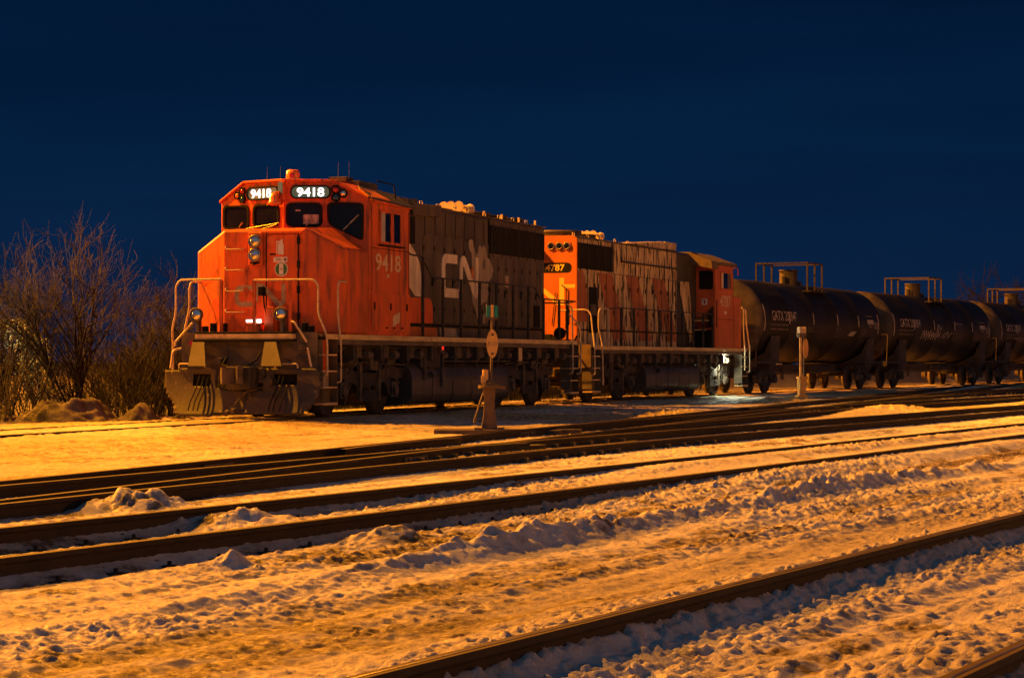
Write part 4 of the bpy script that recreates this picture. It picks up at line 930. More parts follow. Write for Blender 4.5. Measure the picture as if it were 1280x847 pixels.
def plates(parent, p, q0, q1, step=.6, z=0.):
    for q in np.arange(q0, q1, step):
        x, y = XY(q, p); b = MB(); b.box(-.09,.09,-.17,.17,-.172,-.158); b.cyl((-.05,.1,-.16),(-.05,.1,-.135),.018,n=6); b.cyl((.05,-.1,-.16),(.05,-.1,-.135),.018,n=6)
        o = b.build('tie_plate', M['grime2'], parent); o.location = (x, y, z); o.rotation_euler = (0,0,math.pi/2-HB)
RAILS = []                                             # (p(q), z) for shaping the snow round each rail
def T(label, loc=(0,0,0)): return thing('railway_track', label, 'railway track', loc, 0)
ZN = .08
t = T('nearest railway track, its shiny-topped rail crossing the bottom right corner')
for pn in (-3.84, -2.06):
    rl = straight(t, pn, -20, 160, ZN)
    a0, a1 = XY(-20, pn-.006), XY(160, pn-.006); b0, b1 = XY(-20, pn+.008), XY(160, pn+.008)
    MB().add([(*a0,ZN+.0015),(*b0,ZN+.0015),(*b1,ZN+.0015),(*a1,ZN+.0015)], [(0,1,2,3)]).build('polished_band', M['shine'], rl)
RAILS += [(lambda q: -3.84+0*q, ZN), (lambda q: -2.06+0*q, ZN)]
t = T('railway track in the left foreground with deep exposed rusty rails beyond the tyre ruts')
straight(t, -8.48, -20, 260); straight(t, -9.99, -20, 260)
for q, p in ((26.5,-8.48),(20.3,-9.99)): joint(t, q, p)
for q in np.arange(7.2, 25, .56):
    x, y = XY(q+rnd.uniform(-.03,.03), -9.235); b = MB(); b.box(-.11,.11,-1.32,1.32,-.30,-.166-rnd.random()*.006)
    o = b.build('sleeper', M['wood'], t, bevel=.012); o.location = (x, y, 0); o.rotation_euler = (0,0,math.pi/2-HB+R(90)+rnd.uniform(-.02,.02)); o.rotation_euler.z -= R(90)
    for pp in (-8.37, -9.88):
        xx, yy = XY(q, pp); c = MB(); c.box(-.09,.09,-.07,.07,-.166,-.154); c.cyl((.05,.03,-.155),(.05,.03,-.128),.014,n=6); c.cyl((-.05,.03,-.155),(-.05,.03,-.128),.014,n=6)
        c = c.build('tie_plate', M['rust'], t); c.location = (xx, yy, 0); c.rotation_euler = (0,0,-HB)
RAILS += [(lambda q: -8.48+0*q, 0), (lambda q: -9.99+0*q, 0)]
# ladder lead running diagonally across the others
lad = lambda q: -13.58-.161*(q-15)
t = T('diagonal ladder track beside the two switch stands, nearest track to the train')
rail(t, [XY(q, lad(q)) for q in np.linspace(-16, 150, 12)]); rail(t, [XY(q, lad(q)+1.525) for q in np.linspace(-16, 150, 12)])
RAILS += [(lad, 0), (lambda q: lad(q)+1.525, 0)]
for q in (21.5, 33.4, 45.2): joint(t, q, lad(q), h=HB-R(9.15))
for q in (24.2, 38.6): joint(t, q, lad(q)+1.525, h=HB-R(9.15))
dq = np.array([-2, 4, 9, 14, 20, 28, 34, 300.]); dp = np.array([-9.36, -10.33, -11.08, -11.67, -12.15, -12.57, -12.63, -12.63])
qs_d = np.concatenate([np.linspace(-2, 40, 60), np.linspace(44, 300, 12)])
def smooth_p(q):
    a = [np.interp(q+o, dq, dp) for o in (-2.5,-1.2,0,1.2,2.5)]; return sum(a)/5
for k, lb in enumerate(('railway track splitting off the ladder at the left edge of the picture', 'railway track splitting off the ladder beside the nearer switch stand', 'railway track splitting off the ladder beside the far switch stand')):
    t = T(lb); o, d = 25.7*k, -4.14*k
    fn = lambda q, o=o, d=d: smooth_p(q-o)+d
    qa = qs_d+o
    rail(t, [XY(q, fn(q)) for q in qa if q > 4+o]); rail(t, [XY(q, fn(q)-1.51) for q in qa if q > 4+o])
    RAILS += [(fn, 0), (lambda q, fn=fn: fn(q)-1.51, 0)]
    # frog where the ladder's near rail crosses this track's far rail, with guard rails
    qf = 26.0+o
    for q in np.linspace(qf-6, qf+14, 200):
        if abs((lad(q)+1.525)-(fn(q)-1.51)) < .02: qf = q; break
    x, y = XY(qf, fn(qf)-1.51); b = MB()
    b.prism([(-1.1,-.11,-.16),(1.3,-.26,-.16),(1.3,.16,-.16),(-1.1,.10,-.16)], (0,0,.115)); b.prism([(-.9,-.14,-.05),(.9,-.20,-.05),(.9,-.12,-.05),(-.9,-.06,-.05)], (0,0,.046)); b.prism([(-.9,.06,-.05),(.9,.06,-.05),(.9,.14,-.05),(-.9,.13,-.05)], (0,0,.047))
    f = b.build('frog', M['rust'], t, bevel=.008); f.location = (x, y, 0); f.rotation_euler = (0,0,math.pi/2-HB)
    rail(t, [XY(q, fn(q)-.12-.10*abs((q-qf)/2.2)**3) for q in np.linspace(qf-2.3, qf+2.3, 14)], -.004, name='guard_rail')
    rail(t, [XY(q, lad(q)+.12+.10*abs((q-qf)/2.2)**3) for q in np.linspace(qf-2.3, qf+2.3, 14)], -.004, name='guard_rail')
    plates(t, (fn(12+o)), 8+o, 8.1+o)
    for q in np.arange(qf-3, qf+5, .62):                # rail braces and chairs round the switch
        for pp in (lad(q)+1.525+.12, fn(q)+.12, fn(q)-1.51+.13):
            if rnd.random() < .6:
                xx, yy = XY(q, pp); c = MB(); c.prism([(-.06,-.07,-.16),(.06,-.07,-.16),(.06,.07,-.16),(-.06,.07,-.16)], (0,0,.03)); c.prism([(-.03,-.05,-.13),(.03,-.05,-.13),(.03,.03,-.13),(-.03,.03,-.13)], (0,0,.07)); c.cyl((0,.05,-.13),(0,.05,-.09),.02,n=6)
                cc = c.build('rail_brace', M['grime2'], t); cc.location = (xx, yy, 0); cc.rotation_euler = (0,0,math.pi/2-HB)
# the train's own track: straight under the first locomotive, curving to the right beyond it
th1 = R(19.217); dA = Vector((math.sin(th1), math.cos(th1))); nA = Vector((-dA.y, dA.x)); p0 = dA*39.24+nA*19.345
cen = [(p0+dA*s, th1) for s in np.linspace(-70, 18, 10)]; pos = p0+dA*18.0; h = th1
for i in range(200):
    h = th1+.0035*min(max(i*1.0, 0), 40); pos = pos+Vector((math.sin(h), math.cos(h)))*1.0
    if i % 2 == 0 or i > 45: cen.append((pos.copy(), h))
t = T('track the train stands on, bright snow beyond its rails at the left')
for sg in (1, -1): rail(t, [tuple(c+Vector((math.cos(a), -math.sin(a)))*.7525*sg) for c, a in cen])
tq = np.array([QP(c.x, c.y)[0] for c, a in cen]); tp = np.array([QP(c.x, c.y)[1] for c, a in cen])
trn = lambda q: np.interp(q, tq, tp)
RAILS += [(lambda q: trn(q)+.76, .022), (lambda q: trn(q)-.76, .022)]

# ------------------------------------------------------------------ switch stands
def local(o, x, y, rz): o.location = (x, y, 0); o.rotation_euler = (0,0,rz)
st = thing('switch_stand', 'switch stand with oval target and green reflector, in front of the first locomotive', 'switch stand', (-.39, 38.6, -.12), 0)
b = MB()
secs = [(.22,.20,0,.05),(.20,.18,.05,.08),(.14,.13,.10,.12),(.105,.10,.3,.3),(.09,.09,.55,.55),(.105,.10,.72,.72),(.115,.11,.78,.78)]
vs = []; 
for wx, wy, z, _ in secs: vs += [(-wx,-wy,z),(wx,-wy,z),(wx,wy,z),(-wx,wy,z)]
b.add(vs, [(4*i+j,4*i+(j+1)%4,4*i+4+(j+1)%4,4*i+4+j) for i in range(len(secs)-1) for j in range(4)]+[(3,2,1,0),tuple(4*(len(secs)-1)+j for j in range(4))])
for sx in (-1,1):
    for sy in (-1,1): b.box(sx*.2-.06,sx*.2+.06,sy*.16-.06,sy*.16+.06,.05,.10)
b.build('base', M['stand'], st, bevel=.012)
b = MB(); b.cyl((0,0,.78),(0,0,.83),.19,n=24); b.cyl((0,0,.83),(0,0,.87),.12,n=18); b.box(.15,.27,-.035,.035,.77,.81); b.build('table', M['stand'], st, bevel=.006)
b = MB(); b.box(-.14,-.06,-.05,.05,.86,1.0); b.box(-.11,-.02,-.04,.06,.92,1.07); b.cyl((-.07,0,1.0),(-.07,0,1.1),.05,n=10); b.build('lock', M['target'], st, bevel=.006)
b = MB(); b.tube([(-.10,-.02,.70),(-.15,-.1,.56),(-.24,-.2,.26)], .018, 7); b.cyl((-.243,-.2,.26),(-.248,-.2,.19),.026,n=8); b.build('lever', M['grime2'], st)
b = MB(); b.cyl((.03,0,.86),(.05,0,2.05),.022,n=10); b.build('mast', M['stand'], st)
b = MB(); b.prism([(.05+.098*math.cos(a),-.03,1.545+.247*math.sin(a)) for a in np.linspace(0,2*math.pi,36,endpoint=False)], (0,.012,0)); tg = b.build('target', M['target'], st)
MB().text('RV33', (.055,-.03,1.51), SU, SV, .068, .003, squeeze=.72).build('lettering', M['stencil_dim'], tg)
for z in (1.70,1.375): MB().box(.035,.075,-.040,-.031,z-.014,z+.014).build('bolt', M['rubber'], tg)
b = MB(); b.box(-.03,.13,-.06,.06,1.96,2.00); b.build('reflector_bracket', M['stand'], st)
for x0, x1 in ((-.05,.02),(.08,.15)): MB().box(x0,x1,-.05,.05,2.0,2.20).build('reflector', M['teal'], st, bevel=.012)
MB().box(.025,.075,-.058,.058,1.99,2.21).build('reflector_edge', M['target'], st, bevel=.01)
for dy, ln_ in ((-.14,1.25),(.25,1.6)):
    b = MB(); b.box(-.95,ln_,-.12,.12,-.02,.10)
    tg = b.build('head_tie', M['wood'], st, bevel=.015); tg.location = (0,dy-.02,-.03+.004*(dy>0)); tg.rotation_euler = (0,0,R(-8))
s2 = thing('switch_stand', 'slim switch stand with white lamp on top, in front of the nearest tank car', 'switch stand', (9.55, 73.9, -.1), R(20))
b = MB(); b.box(-.18,.18,-.14,.14,0,.1); b.box(-.11,.11,-.10,.10,.1,.62); b.box(-.14,.18,-.12,.12,.62,.70); b.build('base', M['lit_post'], s2, bevel=.012)
b = MB(); b.box(-.11,-.035,-.12,-.05,.1,2.0); b.build('mast', M['lit_post'], s2, bevel=.008)
b = MB(); b.cyl((.09,0,.7),(.09,0,2.0),.02,n=10); b.build('spindle', M['stand'], s2)
b = MB(); b.prism([(.13+.10*math.cos(a),-.05,1.63+.33*math.sin(a)) for a in np.linspace(0,2*math.pi,30,endpoint=False)], (0,.012,0)); b.build('target', M['lit_post'], s2)
b = MB(); b.hexa([(-.12,-.1,1.98),(.12,-.1,1.98),(.12,.1,1.98),(-.12,.1,1.98),(-.15,-.12,2.13),(.15,-.12,2.13),(.15,.12,2.13),(-.15,.12,2.13)]); b.build('lamp_body', M['stand'], s2, bevel=.01)
b = MB(); b.box(-.115,.125,-.10,.10,2.13,2.34,0); k = b.build('lamp_lens', M['number'], s2, bevel=.015); MB().box(-.02,.06,-.110,-.102,2.15,2.29).build('slot', M['target'], k)
b = MB(); b.box(-1.2,1.3,-.12,.12,-.06,.02); b.build('head_tie', M['wood'], s2)

# ------------------------------------------------------------------ snow-covered ground
rs = np.random.RandomState(3); TAB = rs.rand(512, 512).astype(np.float32)
def vn(x, y):
    xi = np.floor(x).astype(np.int64); yi = np.floor(y).astype(np.int64); fx = (x-xi); fy = (y-yi)
    fx = fx*fx*fx*(fx*(fx*6-15)+10); fy = fy*fy*fy*(fy*(fy*6-15)+10)
    a = TAB[xi & 511, yi & 511]; b_ = TAB[(xi+1) & 511, yi & 511]; c = TAB[xi & 511, (yi+1) & 511]; d = TAB[(xi+1) & 511, (yi+1) & 511]
    return (a*(1-fx)+b_*fx)*(1-fy)+(c*(1-fx)+d*fx)*fy
def fbm(x, y, o=4, g=.5):
    s_, a, t_ = 0, 1, 0
    for i in range(o): s_ = s_+a*vn(x*2**i+17.3*i, y*2**i+9.1*i); t_ += a; a *= g
    return s_/t_-.5
def gauss(x, s_): return np.exp(-(x/s_)**2)
def ground(X, Y):
    q = sB*X+cB*Y; p = cB*X-sB*Y
    kp = [-400,-40,-14.5,-11.2,-10.25,-10.08,-9.80,-9.3,-8.75,-8.58,-8.30,-7.9,-7.2,-6.6,-5.6,-4.4,-3.96,-3.70,-3.3,-2.8,-2.2,-1.8,3,400]
    kh = [-.13,-.13,-.13,-.12,-.09,-.08,-.16,-.10,-.08,-.07,-.17,-.13,-.12,-.10,-.09,-.02,.035,-.07,-.05,-.02,.03,-.06,-.08,-.08]
    h = np.interp(p, kp, kh)
    w = np.clip((q-17)/6, 0, 1)                          # rails lie shallower in the snow farther right
    h = h+w*(.10*gauss(p+8.25,.24)+.09*gauss(p+9.75,.27)+.03*gauss(p+9.2,1.5))
    rough = np.interp(p, [-60,-26,-18,-12,-8,2], [1.1,1.05,.95,.75,1,1])
    wob = fbm(p*.7+3, q*.25, 3)*.5
    crumb = np.clip(fbm(p*1.1+31, q*.16+5, 3)*3.2+.5, 0, 1)      # crumbly here, packed flat there
    ruts = sum(gauss(p-pc-.10*np.sin(q*.21+pc)-.12*fbm(q*.2, q*0+pc, 2), w_) for pc, w_ in ((-7.75,.13),(-7.35,.11),(-5.75,.14),(-5.25,.10),(-4.75,.12),(-3.05,.13),(-2.7,.12),(-9.3,.2),(-11.3,.15),(-11.75,.13)))
    ruts = np.clip(ruts, 0, 1)
    n = .04*fbm(p*.8, q*.3, 3)+.035*fbm(p*4.2+wob, q*.5, 4)+(.045*np.abs(fbm(p*10, q*4.4, 3))+.060*fbm(p*20, q*11, 3)+.034*fbm(p*38, q*26, 2))*(.36+.58*crumb)
    n = n*(1-.6*ruts)-.035*ruts
    h = h+n*rough*.85
    bits = np.maximum(fbm(p*15+60, q*11+8, 2)-.13, 0)*.085+np.maximum(fbm(p*26+13, q*20+4, 2)-.15, 0)*.10
    h = h+bits*(.25+.75*crumb)*(1-.7*ruts)*np.interp(p, [-22,-13,-11,2], [.35,.5,1,1])
    lump = np.maximum(fbm(p*9.3+40, q*5.5, 3)-.14, 0)    # thrown-up lumps
    h = h+lump*.05*rough*crumb*(1-ruts)
    # ploughed ridge and ruts between the second track and the nearest one
    pr = -6.6+.12*np.sin(q*.23)+.15*fbm(q*.25, q*0+2, 2)
    ridge = gauss(p-pr, .16)*np.clip(.85+1.2*fbm(q*.6, p*0+7, 3), 0, 1.1)*np.clip((q-9.5)/3, .3, 1)*np.clip((34-q)/12, 0, 1)
    h = h+ridge*(.115+.16*fbm(p*10, q*6, 3))
    tread = np.sin(q*2*math.pi/.15+3*np.sin(p*9))*gauss(p+2.85,.3)*.008+np.sin(q*2*math.pi/.17+p*5)*ruts*.006
    h = h+tread
    r2 = gauss(p+4.75,.10)*np.clip((q-11)/2,0,1)*np.clip(fbm(q*.6,p*0+3,3)*3+.2,0,1); h = h+r2*.09
    # heaps
    for x, y, rx, ry, a_ in ((-3.22,19.0,.42,.30,.17),(-2.05,17.3,.5,.35,.10),(-.9,15.9,.25,.18,.08),(-1.75,13.9,.16,.12,.07),(9.0,53.5,3.0,.8,.16),(14.5,52.5,3.2,1.0,.12),(19.5,74,5,1.4,.28),(3.6,51,2.6,.7,.10),(7.9,66,2.5,.8,.16)):
        u = (X-x)*cB-(Y-y)*sB; v = (X-x)*sB+(Y-y)*cB
        g = np.exp(-((X-x)/rx)**2-((Y-y)/ry)**2) if rx < 1 else np.exp(-(v/rx)**2-(u/ry)**2)
        h = h+g*a_*(1+1.6*fbm(X*7, Y*7, 3))
    d_t = p-trn(q)
    h = h+.95*np.where(d_t > -8, gauss(d_t+8, 1.1), gauss(d_t+8, 4.))*np.clip((q-60)/10, 0, 1)*(1+.9*fbm(p*.45,q*.35,3))   # long bank beyond the tank cars
    h = h+.115*gauss(d_t, 2.1)
    far = np.maximum(np.hypot(X, Y)-300, 0); h = h+far*.004*fbm(X*.01, Y*.01, 2)
    # keep the rail heads clear
    for fn, z in RAILS:
        d = p-fn(q); lim = z-.035+np.clip((np.abs(d)-.05)*.5, 0, .6)
        on_ = np.abs(d) < .9
        h = np.where(on_, np.minimum(h, lim-.045*gauss(d-.12,.12)*np.clip(1.35-q/22, .15, 1)), h)
    # dirt: bare gravelly stains with their own shapes
    dn = fbm(p*1.6+50, q*.55, 5, .6); df = fbm(p*6+9, q*3.2, 4, .65)
    band = 1.1*gauss(p+7.45,.5)*np.clip((q-11)/4,0,1)+.45*gauss(p+5.75,.3)+.35*gauss(p+11.6,.5)+.9*gauss(p+4.9,.6)*np.clip((11-q)/3,0,1)+.25*gauss(p+3.0,.5)+.45*gauss(p+15.2,.5)*np.clip(1-np.abs(q-20)/8,0,1)+.3*gauss(d_t-3.3,.8)
    brush_shade = np.clip((-d_t-np.interp(q,[35,50],[4.3,3.2]))/.8, 0, 1)*np.clip((70-q)/8, .85, 1)      # dead leaves, plus shade behind the train put in as dark colour
    dirt = np.clip((band*1.0+dn*1.7+df*1.5-.33)*2.6, 0, 1)
    dirt = dirt+np.clip((21-q)/4,0,1)*(gauss(p+8.28,.14)+gauss(p+9.80,.13))*np.clip(.6+2*df,0,1)
    dirt = np.clip(dirt+.6*np.clip(gauss(p+7.2,1.2)*(df+dn+.1)*2,0,1), 0, 1)
    soil = np.clip(.75+1.4*fbm(p*.35+5, q*.2, 4), 0, 1)*np.clip((-12.2-p)/2, 0, 1)     # sandy trodden snow beyond the ladder
    speck = np.clip((df*1.8+dn*1.5-.12)*2.2, 0, 1)*np.clip((-13.5-p)/1.5, 0, 1); dirt = np.maximum(dirt, speck*.85)
    slush = np.clip((fbm(p*.9+11, q*.10+3, 4, .55)*3.4+.12*np.sin(p*5.1)), 0, 1)*np.clip((p+12.5)/1.5, 0, 1)
    return h, dirt, soil, brush_shade, slush
def axis(lo, hi, f0):
    out = [lo]
    while out[-1] < hi: out.append(out[-1]+f0(out[-1]))
    return np.array(out)
gx = axis(0, 700, lambda v: .017*max(1., v/4.0)**1.6); gx = np.concatenate([-gx[:0:-1], gx])+.6
gy = np.concatenate([axis(-40, 5.5, lambda v: max(.017, (6-v)*.08)), axis(5.56, 900, lambda v: .017*max(1., v/14)**1.9)])
GX, GY = np.meshgrid(gx, gy); H, D, SO, BR, SL = ground(GX, GY)
nx_, ny_ = len(gx), len(gy)
me = bpy.data.meshes.new('ground'); me.vertices.add(nx_*ny_)
me.vertices.foreach_set('co', np.stack([GX, GY, H], -1).astype(np.float32).ravel())
i = np.arange((ny_-1)*(nx_-1)); r_ = i//(nx_-1); c_ = i % (nx_-1); a = r_*nx_+c_
quads = np.stack([a, a+1, a+nx_+1, a+nx_], -1).astype(np.int32)
me.loops.add(quads.size); me.loops.foreach_set('vertex_index', quads.ravel())
me.polygons.add(len(quads)); me.polygons.foreach_set('loop_start', np.arange(len(quads), dtype=np.int32)*4)
me.polygons.foreach_set('use_smooth', np.ones(len(quads), bool)); me.update()
for nm, A_ in (('dirt', D), ('soil', SO), ('litter_shade', BR), ('slush', SL)):
    at = me.attributes.new(nm, 'FLOAT', 'POINT'); at.data.foreach_set('value', A_.astype(np.float32).ravel())
def snow_mat():
    m = bpy.data.materials.new('trodden_snow'); m.use_nodes = True; nt = m.node_tree; N, L = nt.nodes, nt.links; b = N['Principled BSDF']
    b.inputs['Roughness'].default_value = .55; b.inputs['Specular IOR Level'].default_value = .25
    tc = N.new('ShaderNodeTexCoord')
    def noise(s, d=6, r=.6):
        n = N.new('ShaderNodeTexNoise'); n.inputs['Scale'].default_value = s; n.inputs['Detail'].default_value = d; n.inputs['Roughness'].default_value = r
        L.new(tc.outputs['Object'], n.inputs['Vector']); return n.outputs[0]
    def rng(x, lo, hi, a=0., c=1.):
        r = N.new('ShaderNodeMapRange'); r.inputs[1].default_value = lo; r.inputs[2].default_value = hi; r.inputs[3].default_value = a; r.inputs[4].default_value = c; L.new(x, r.inputs[0]); return r.outputs[0]
    def mix(f, a, c):
        x = N.new('ShaderNodeMix'); x.data_type = 'RGBA'; L.new(f, x.inputs[0])
        for k, v in ((6, a), (7, c)):
            if isinstance(v, tuple): x.inputs[k].default_value = (*v, 1)
            else: L.new(v, x.inputs[k])
        return x.outputs[2]
    def math_(op, a, c):
        x = N.new('ShaderNodeMath'); x.operation = op
        for k, v in ((0, a), (1, c)):
            if isinstance(v, (int, float)): x.inputs[k].default_value = v
            else: L.new(v, x.inputs[k])
        return x.outputs[0]
    def attr(nm): x = N.new('ShaderNodeAttribute'); x.attribute_name = nm; return x.outputs['Fac']
    cur = mix(rng(noise(1.3), .4, .66), (.86, .85, .86), (.72, .69, .67))
    cur = mix(rng(noise(9, 8, .7), .5, .72), cur, (.52, .46, .39))
    cur = mix(math_('MULTIPLY', attr('slush'), .8), cur, mix(rng(noise(6, 8, .75), .42, .62), (.46, .41, .36), (.27, .225, .175)))
    cur = mix(attr('soil'), cur, mix(rng(noise(3, 8, .7), .42, .62), (.56, .44, .24), (.33, .23, .10)))
    dd = math_('MULTIPLY', attr('dirt'), rng(noise(14, 8, .75), .30, .52))
    cur = mix(dd, cur, mix(rng(noise(40, 5, .7), .4, .65), (.07, .045, .022), (.26, .165, .08)))
    cur = mix(attr('litter_shade'), cur, mix(rng(noise(12, 6, .7), .4, .65), (.022, .017, .012), (.07, .052, .036)))
    L.new(cur, b.inputs['Base Color'])
    hgt = math_('ADD', math_('MULTIPLY', noise(34, 8, .75), 1.0), math_('MULTIPLY', noise(130, 4, .6), .4))
    bp = N.new('ShaderNodeBump'); bp.inputs['Strength'].default_value = 1.; bp.inputs['Distance'].default_value = .045
    L.new(hgt, bp.inputs['Height']); L.new(bp.outputs[0], b.inputs['Normal'])
    rr = rng(noise(20, 4), .45, .62, .72, .45); L.new(rr, b.inputs['Roughness'])
    return m
M['snow'] = snow_mat(); me.materials.append(M['snow'])
go = bpy.data.objects.new('ground', me); COL.objects.link(go); go['kind'] = 'structure'

# ------------------------------------------------------------------ snow heaps beyond the track at the left
def heap(x, y, rx, ry, hgt, seed, label):
    n, k = 84, 34; b = MB(); vs = []
    for i in range(k+1):
        t_ = i/k
        for j in range(n):
            a = 2*math.pi*j/n; rr = t_
            nz = float(fbm(np.array(math.cos(a)*rr*2.2+seed), np.array(math.sin(a)*rr*2.2+seed), 4)); n2 = float(fbm(np.array(math.cos(a)*rr*6+seed), np.array(math.sin(a)*rr*6+3), 4, .65))
            rad = rr*(1+.25*nz)
            vs.append((math.cos(a)*rx*rad, math.sin(a)*ry*rad, -.25+(hgt+.25)*max(0, (1-rr**1.7))*(1+1.2*nz)+.75*hgt*n2*(rr < .97)))
    b.add(vs, [(i*n+j, i*n+(j+1) % n, (i+1)*n+(j+1) % n, (i+1)*n+j) for i in range(k) for j in range(n)], 0, True)
    o = b.build('snow_heap', M['pile']); o.location = (x, y, -.1); tag(o, label, 'snow heap', 'snow heaps under the bare bushes'); return o
heap(-9.25, 46.6, 1.35, .8, .36, 1, 'largest dirty snow heap, under the tallest bare bush')
heap(-7.7, 46.6, .85, .5, .17, 2, 'low dark snow heap between the two bare bushes')
heap(-6.85, 46.9, .45, .35, .13, 3, 'smallest snow heap, right beside the plow of the locomotive')
heap(-10.75, 47.2, .55, .5, .24, 4, 'low snow heap at the left edge of the picture')
SKY = [(.0036,.0148,.049,1),(.0026,.0142,.049,1),(.0012,.0128,.046,1),(.0007,.0088,.032,1),(.008,.024,.052,1)]
TWI = (.070,.135,.215,1)
LAMPS = [('mast_lamp_far', (-75,120,42), 1900000, (1.,.295,.025), .4),
         ('mast_lamp_beside_nose', (-26,51,27), 185000, (1.,.335,.004), .3),
         ('mast_lamp_behind_tanks', (-12,100,22), 75000, (1.,.31,.006), .3),
         ('mast_lamp_left', (-62,38,16), 56000, (1.,.25,.01), .4),
         ('mast_lamp_right', (48,30,11), 14500, (1.,.31,.012), .4),
         ('truck_lamp', (6.95,73.32,1.15), 190, (.93,1.,.75), .05),
         ('shrub_fill_lamp', (-11.95,50.25,1.55), 170, (1.,.88,.55), .08)]  # last one is a small lamp added close to the shrub to brighten it
# ------------------------------------------------------------------ bare bushes and trees
def grow(mb, p, d, L_, r, lvl, rr, n, up=.12, split=(2, 4), spread=.55, minr=.004, seg=3):
    pts = [p]; q = p.copy(); dd = d.copy()
    for i in range(seg):
        dd = (dd+Vector((rr.gauss(0,.13), rr.gauss(0,.13), rr.gauss(0,.09)+up*.35))).normalized(); q = q+dd*(L_/seg); pts.append(q.copy())
    rad = [max(minr, r*(1-.45*i/seg)) for i in range(seg+1)]
    mb.tube(pts, r, 3 if lvl > 1 else 5, taper=rad, caps=False)
    if lvl >= n: return
    for k in range(rr.randint(*split)):
        t_ = rr.uniform(.35, 1.); i = min(seg-1, int(t_*seg)); o = pts[i].lerp(pts[i+1], t_*seg-i)
        a = Vector((rr.gauss(0,1), rr.gauss(0,1), rr.gauss(0,.5))); a = (a-dd*a.dot(dd)).normalized()
        nd = (dd+a*spread*rr.uniform(.5,1.3)).normalized()
        grow(mb, o, nd, L_*rr.uniform(.55,.85), r*rr.uniform(.45,.65), lvl+1, rr, n, up, split, spread, minr, seg)
def bare_tree(name, label, x, y, h, stems, seed, cat='bush', n=4, lean=.35, r=.035, group='bare bushes beside the track', m='bark', L0=.36, minr=.0045, z=-.15, split=(2,4), spread=.55):
    rr = random.Random(seed); t = thing(name, label, cat, (x, y, z), 0, group)
    tm, cm = MB(), MB()
    for s_ in range(stems):
        d = Vector((rr.gauss(0,lean), rr.gauss(0,lean), 1)).normalized(); L_ = h*L0*rr.uniform(.75,1.1); p = Vector((rr.gauss(0,.14), rr.gauss(0,.14), 0))
        pts = [p]; q = p.copy(); dd = d.copy()
        for i in range(4): dd = (dd+Vector((rr.gauss(0,.10), rr.gauss(0,.10), .05))).normalized(); q = q+dd*L_/4; pts.append(q.copy())
        tm.tube(pts, r, 6, taper=[r*(1-.1*i) for i in range(5)])
        for k in range(rr.randint(4,6)):
            t_ = rr.uniform(.3,1); i = min(3, int(t_*4)); o = pts[i].lerp(pts[i+1], t_*4-i)
            a = Vector((rr.gauss(0,1), rr.gauss(0,1), 0)).normalized()
            grow(cm, o, (dd+a*spread*rr.uniform(.4,1.2)).normalized(), h*.26*rr.uniform(.7,1.2), r*.62, 1, rr, n, .12, split, spread, minr)
        grow(cm, pts[-1], dd, h*.3, r*.7, 1, rr, n, .12, split, spread, minr)
    tm.build('trunk', M['stem' if m == 'bark' else m], t); cm.build('crown', M[m], t); return t
for a in (('tallest bare bush, many stems, behind the largest snow heap', -9.5, 49.0, 4.5, 7, 11, .24, .036),
          ('bare bush with thin upright twigs nearest the front of the locomotive', -7.7, 49.8, 3.3, 7, 23, .22, .024),
          ('bare bush cut by the left edge of the picture', -11.3, 49.6, 3.6, 6, 31, .26, .03),
          ('low twiggy bush between the tallest bush and the one nearest the locomotive', -8.5, 51.2, 2.6, 6, 42, .32, .022),
          ('tangled low bush half hidden behind the front handrail of the locomotive', -6.9, 52.4, 2.5, 5, 57, .3, .02)):
    lb_, x_, y_, h_, ns_, sd_, ln_, r_0 = a
    bare_tree('bare_bush', lb_, x_, y_, h_, ns_, sd_, n=5, lean=ln_, r=r_0, minr=.0032, split=(2,3), spread=.58)
# thicket farther back: uncountable twigs, one mass
rr = random.Random(77); b = MB()
for k in range(4600):
    s0 = rr.uniform(-14, 46)
    if s0 < 5 and rr.random() < .55: continue
    la = (5.6 if s0 < 3 else 3.9)+abs(rr.gauss(0, 2.6)); q_ = p0+dA*s0+nA*la
    if s0 > 18: q_ = q_+Vector((.00175*(s0-18)**2, 0))
    x, y = q_.x, q_.y; hh = rr.uniform(.5, 2.0 if s0 > 4 else 1.3)*(.75+.3*math.sin(s0*.5))*min(1, .45+la/16)
    p = Vector((x, y, -.15)); d = Vector((rr.gauss(0,.25), rr.gauss(0,.25), 1)).normalized(); pts = [p]
    for i in range(3): d = (d+Vector((rr.gauss(0,.2), rr.gauss(0,.2), 0))).normalized(); pts.append(pts[-1]+d*hh/3)
    b.tube(pts, .01, 3, taper=[.014,.011,.009,.005], caps=False)
    for j in range(4):
        o = pts[rr.randint(1,3)]; d2 = (d+Vector((rr.gauss(0,.6), rr.gauss(0,.6), .1))).normalized(); b.tube([o, o+d2*rr.uniform(.3,.8), o+d2*rr.uniform(.8,1.1)+Vector((0,0,.1))], .006, 3, taper=[.008,.006,.004], caps=False)
o = b.build('thicket', M['bark_far']); tag(o, 'dark mass of thin twigs behind the bare bushes at the left', 'thicket', kind='stuff')
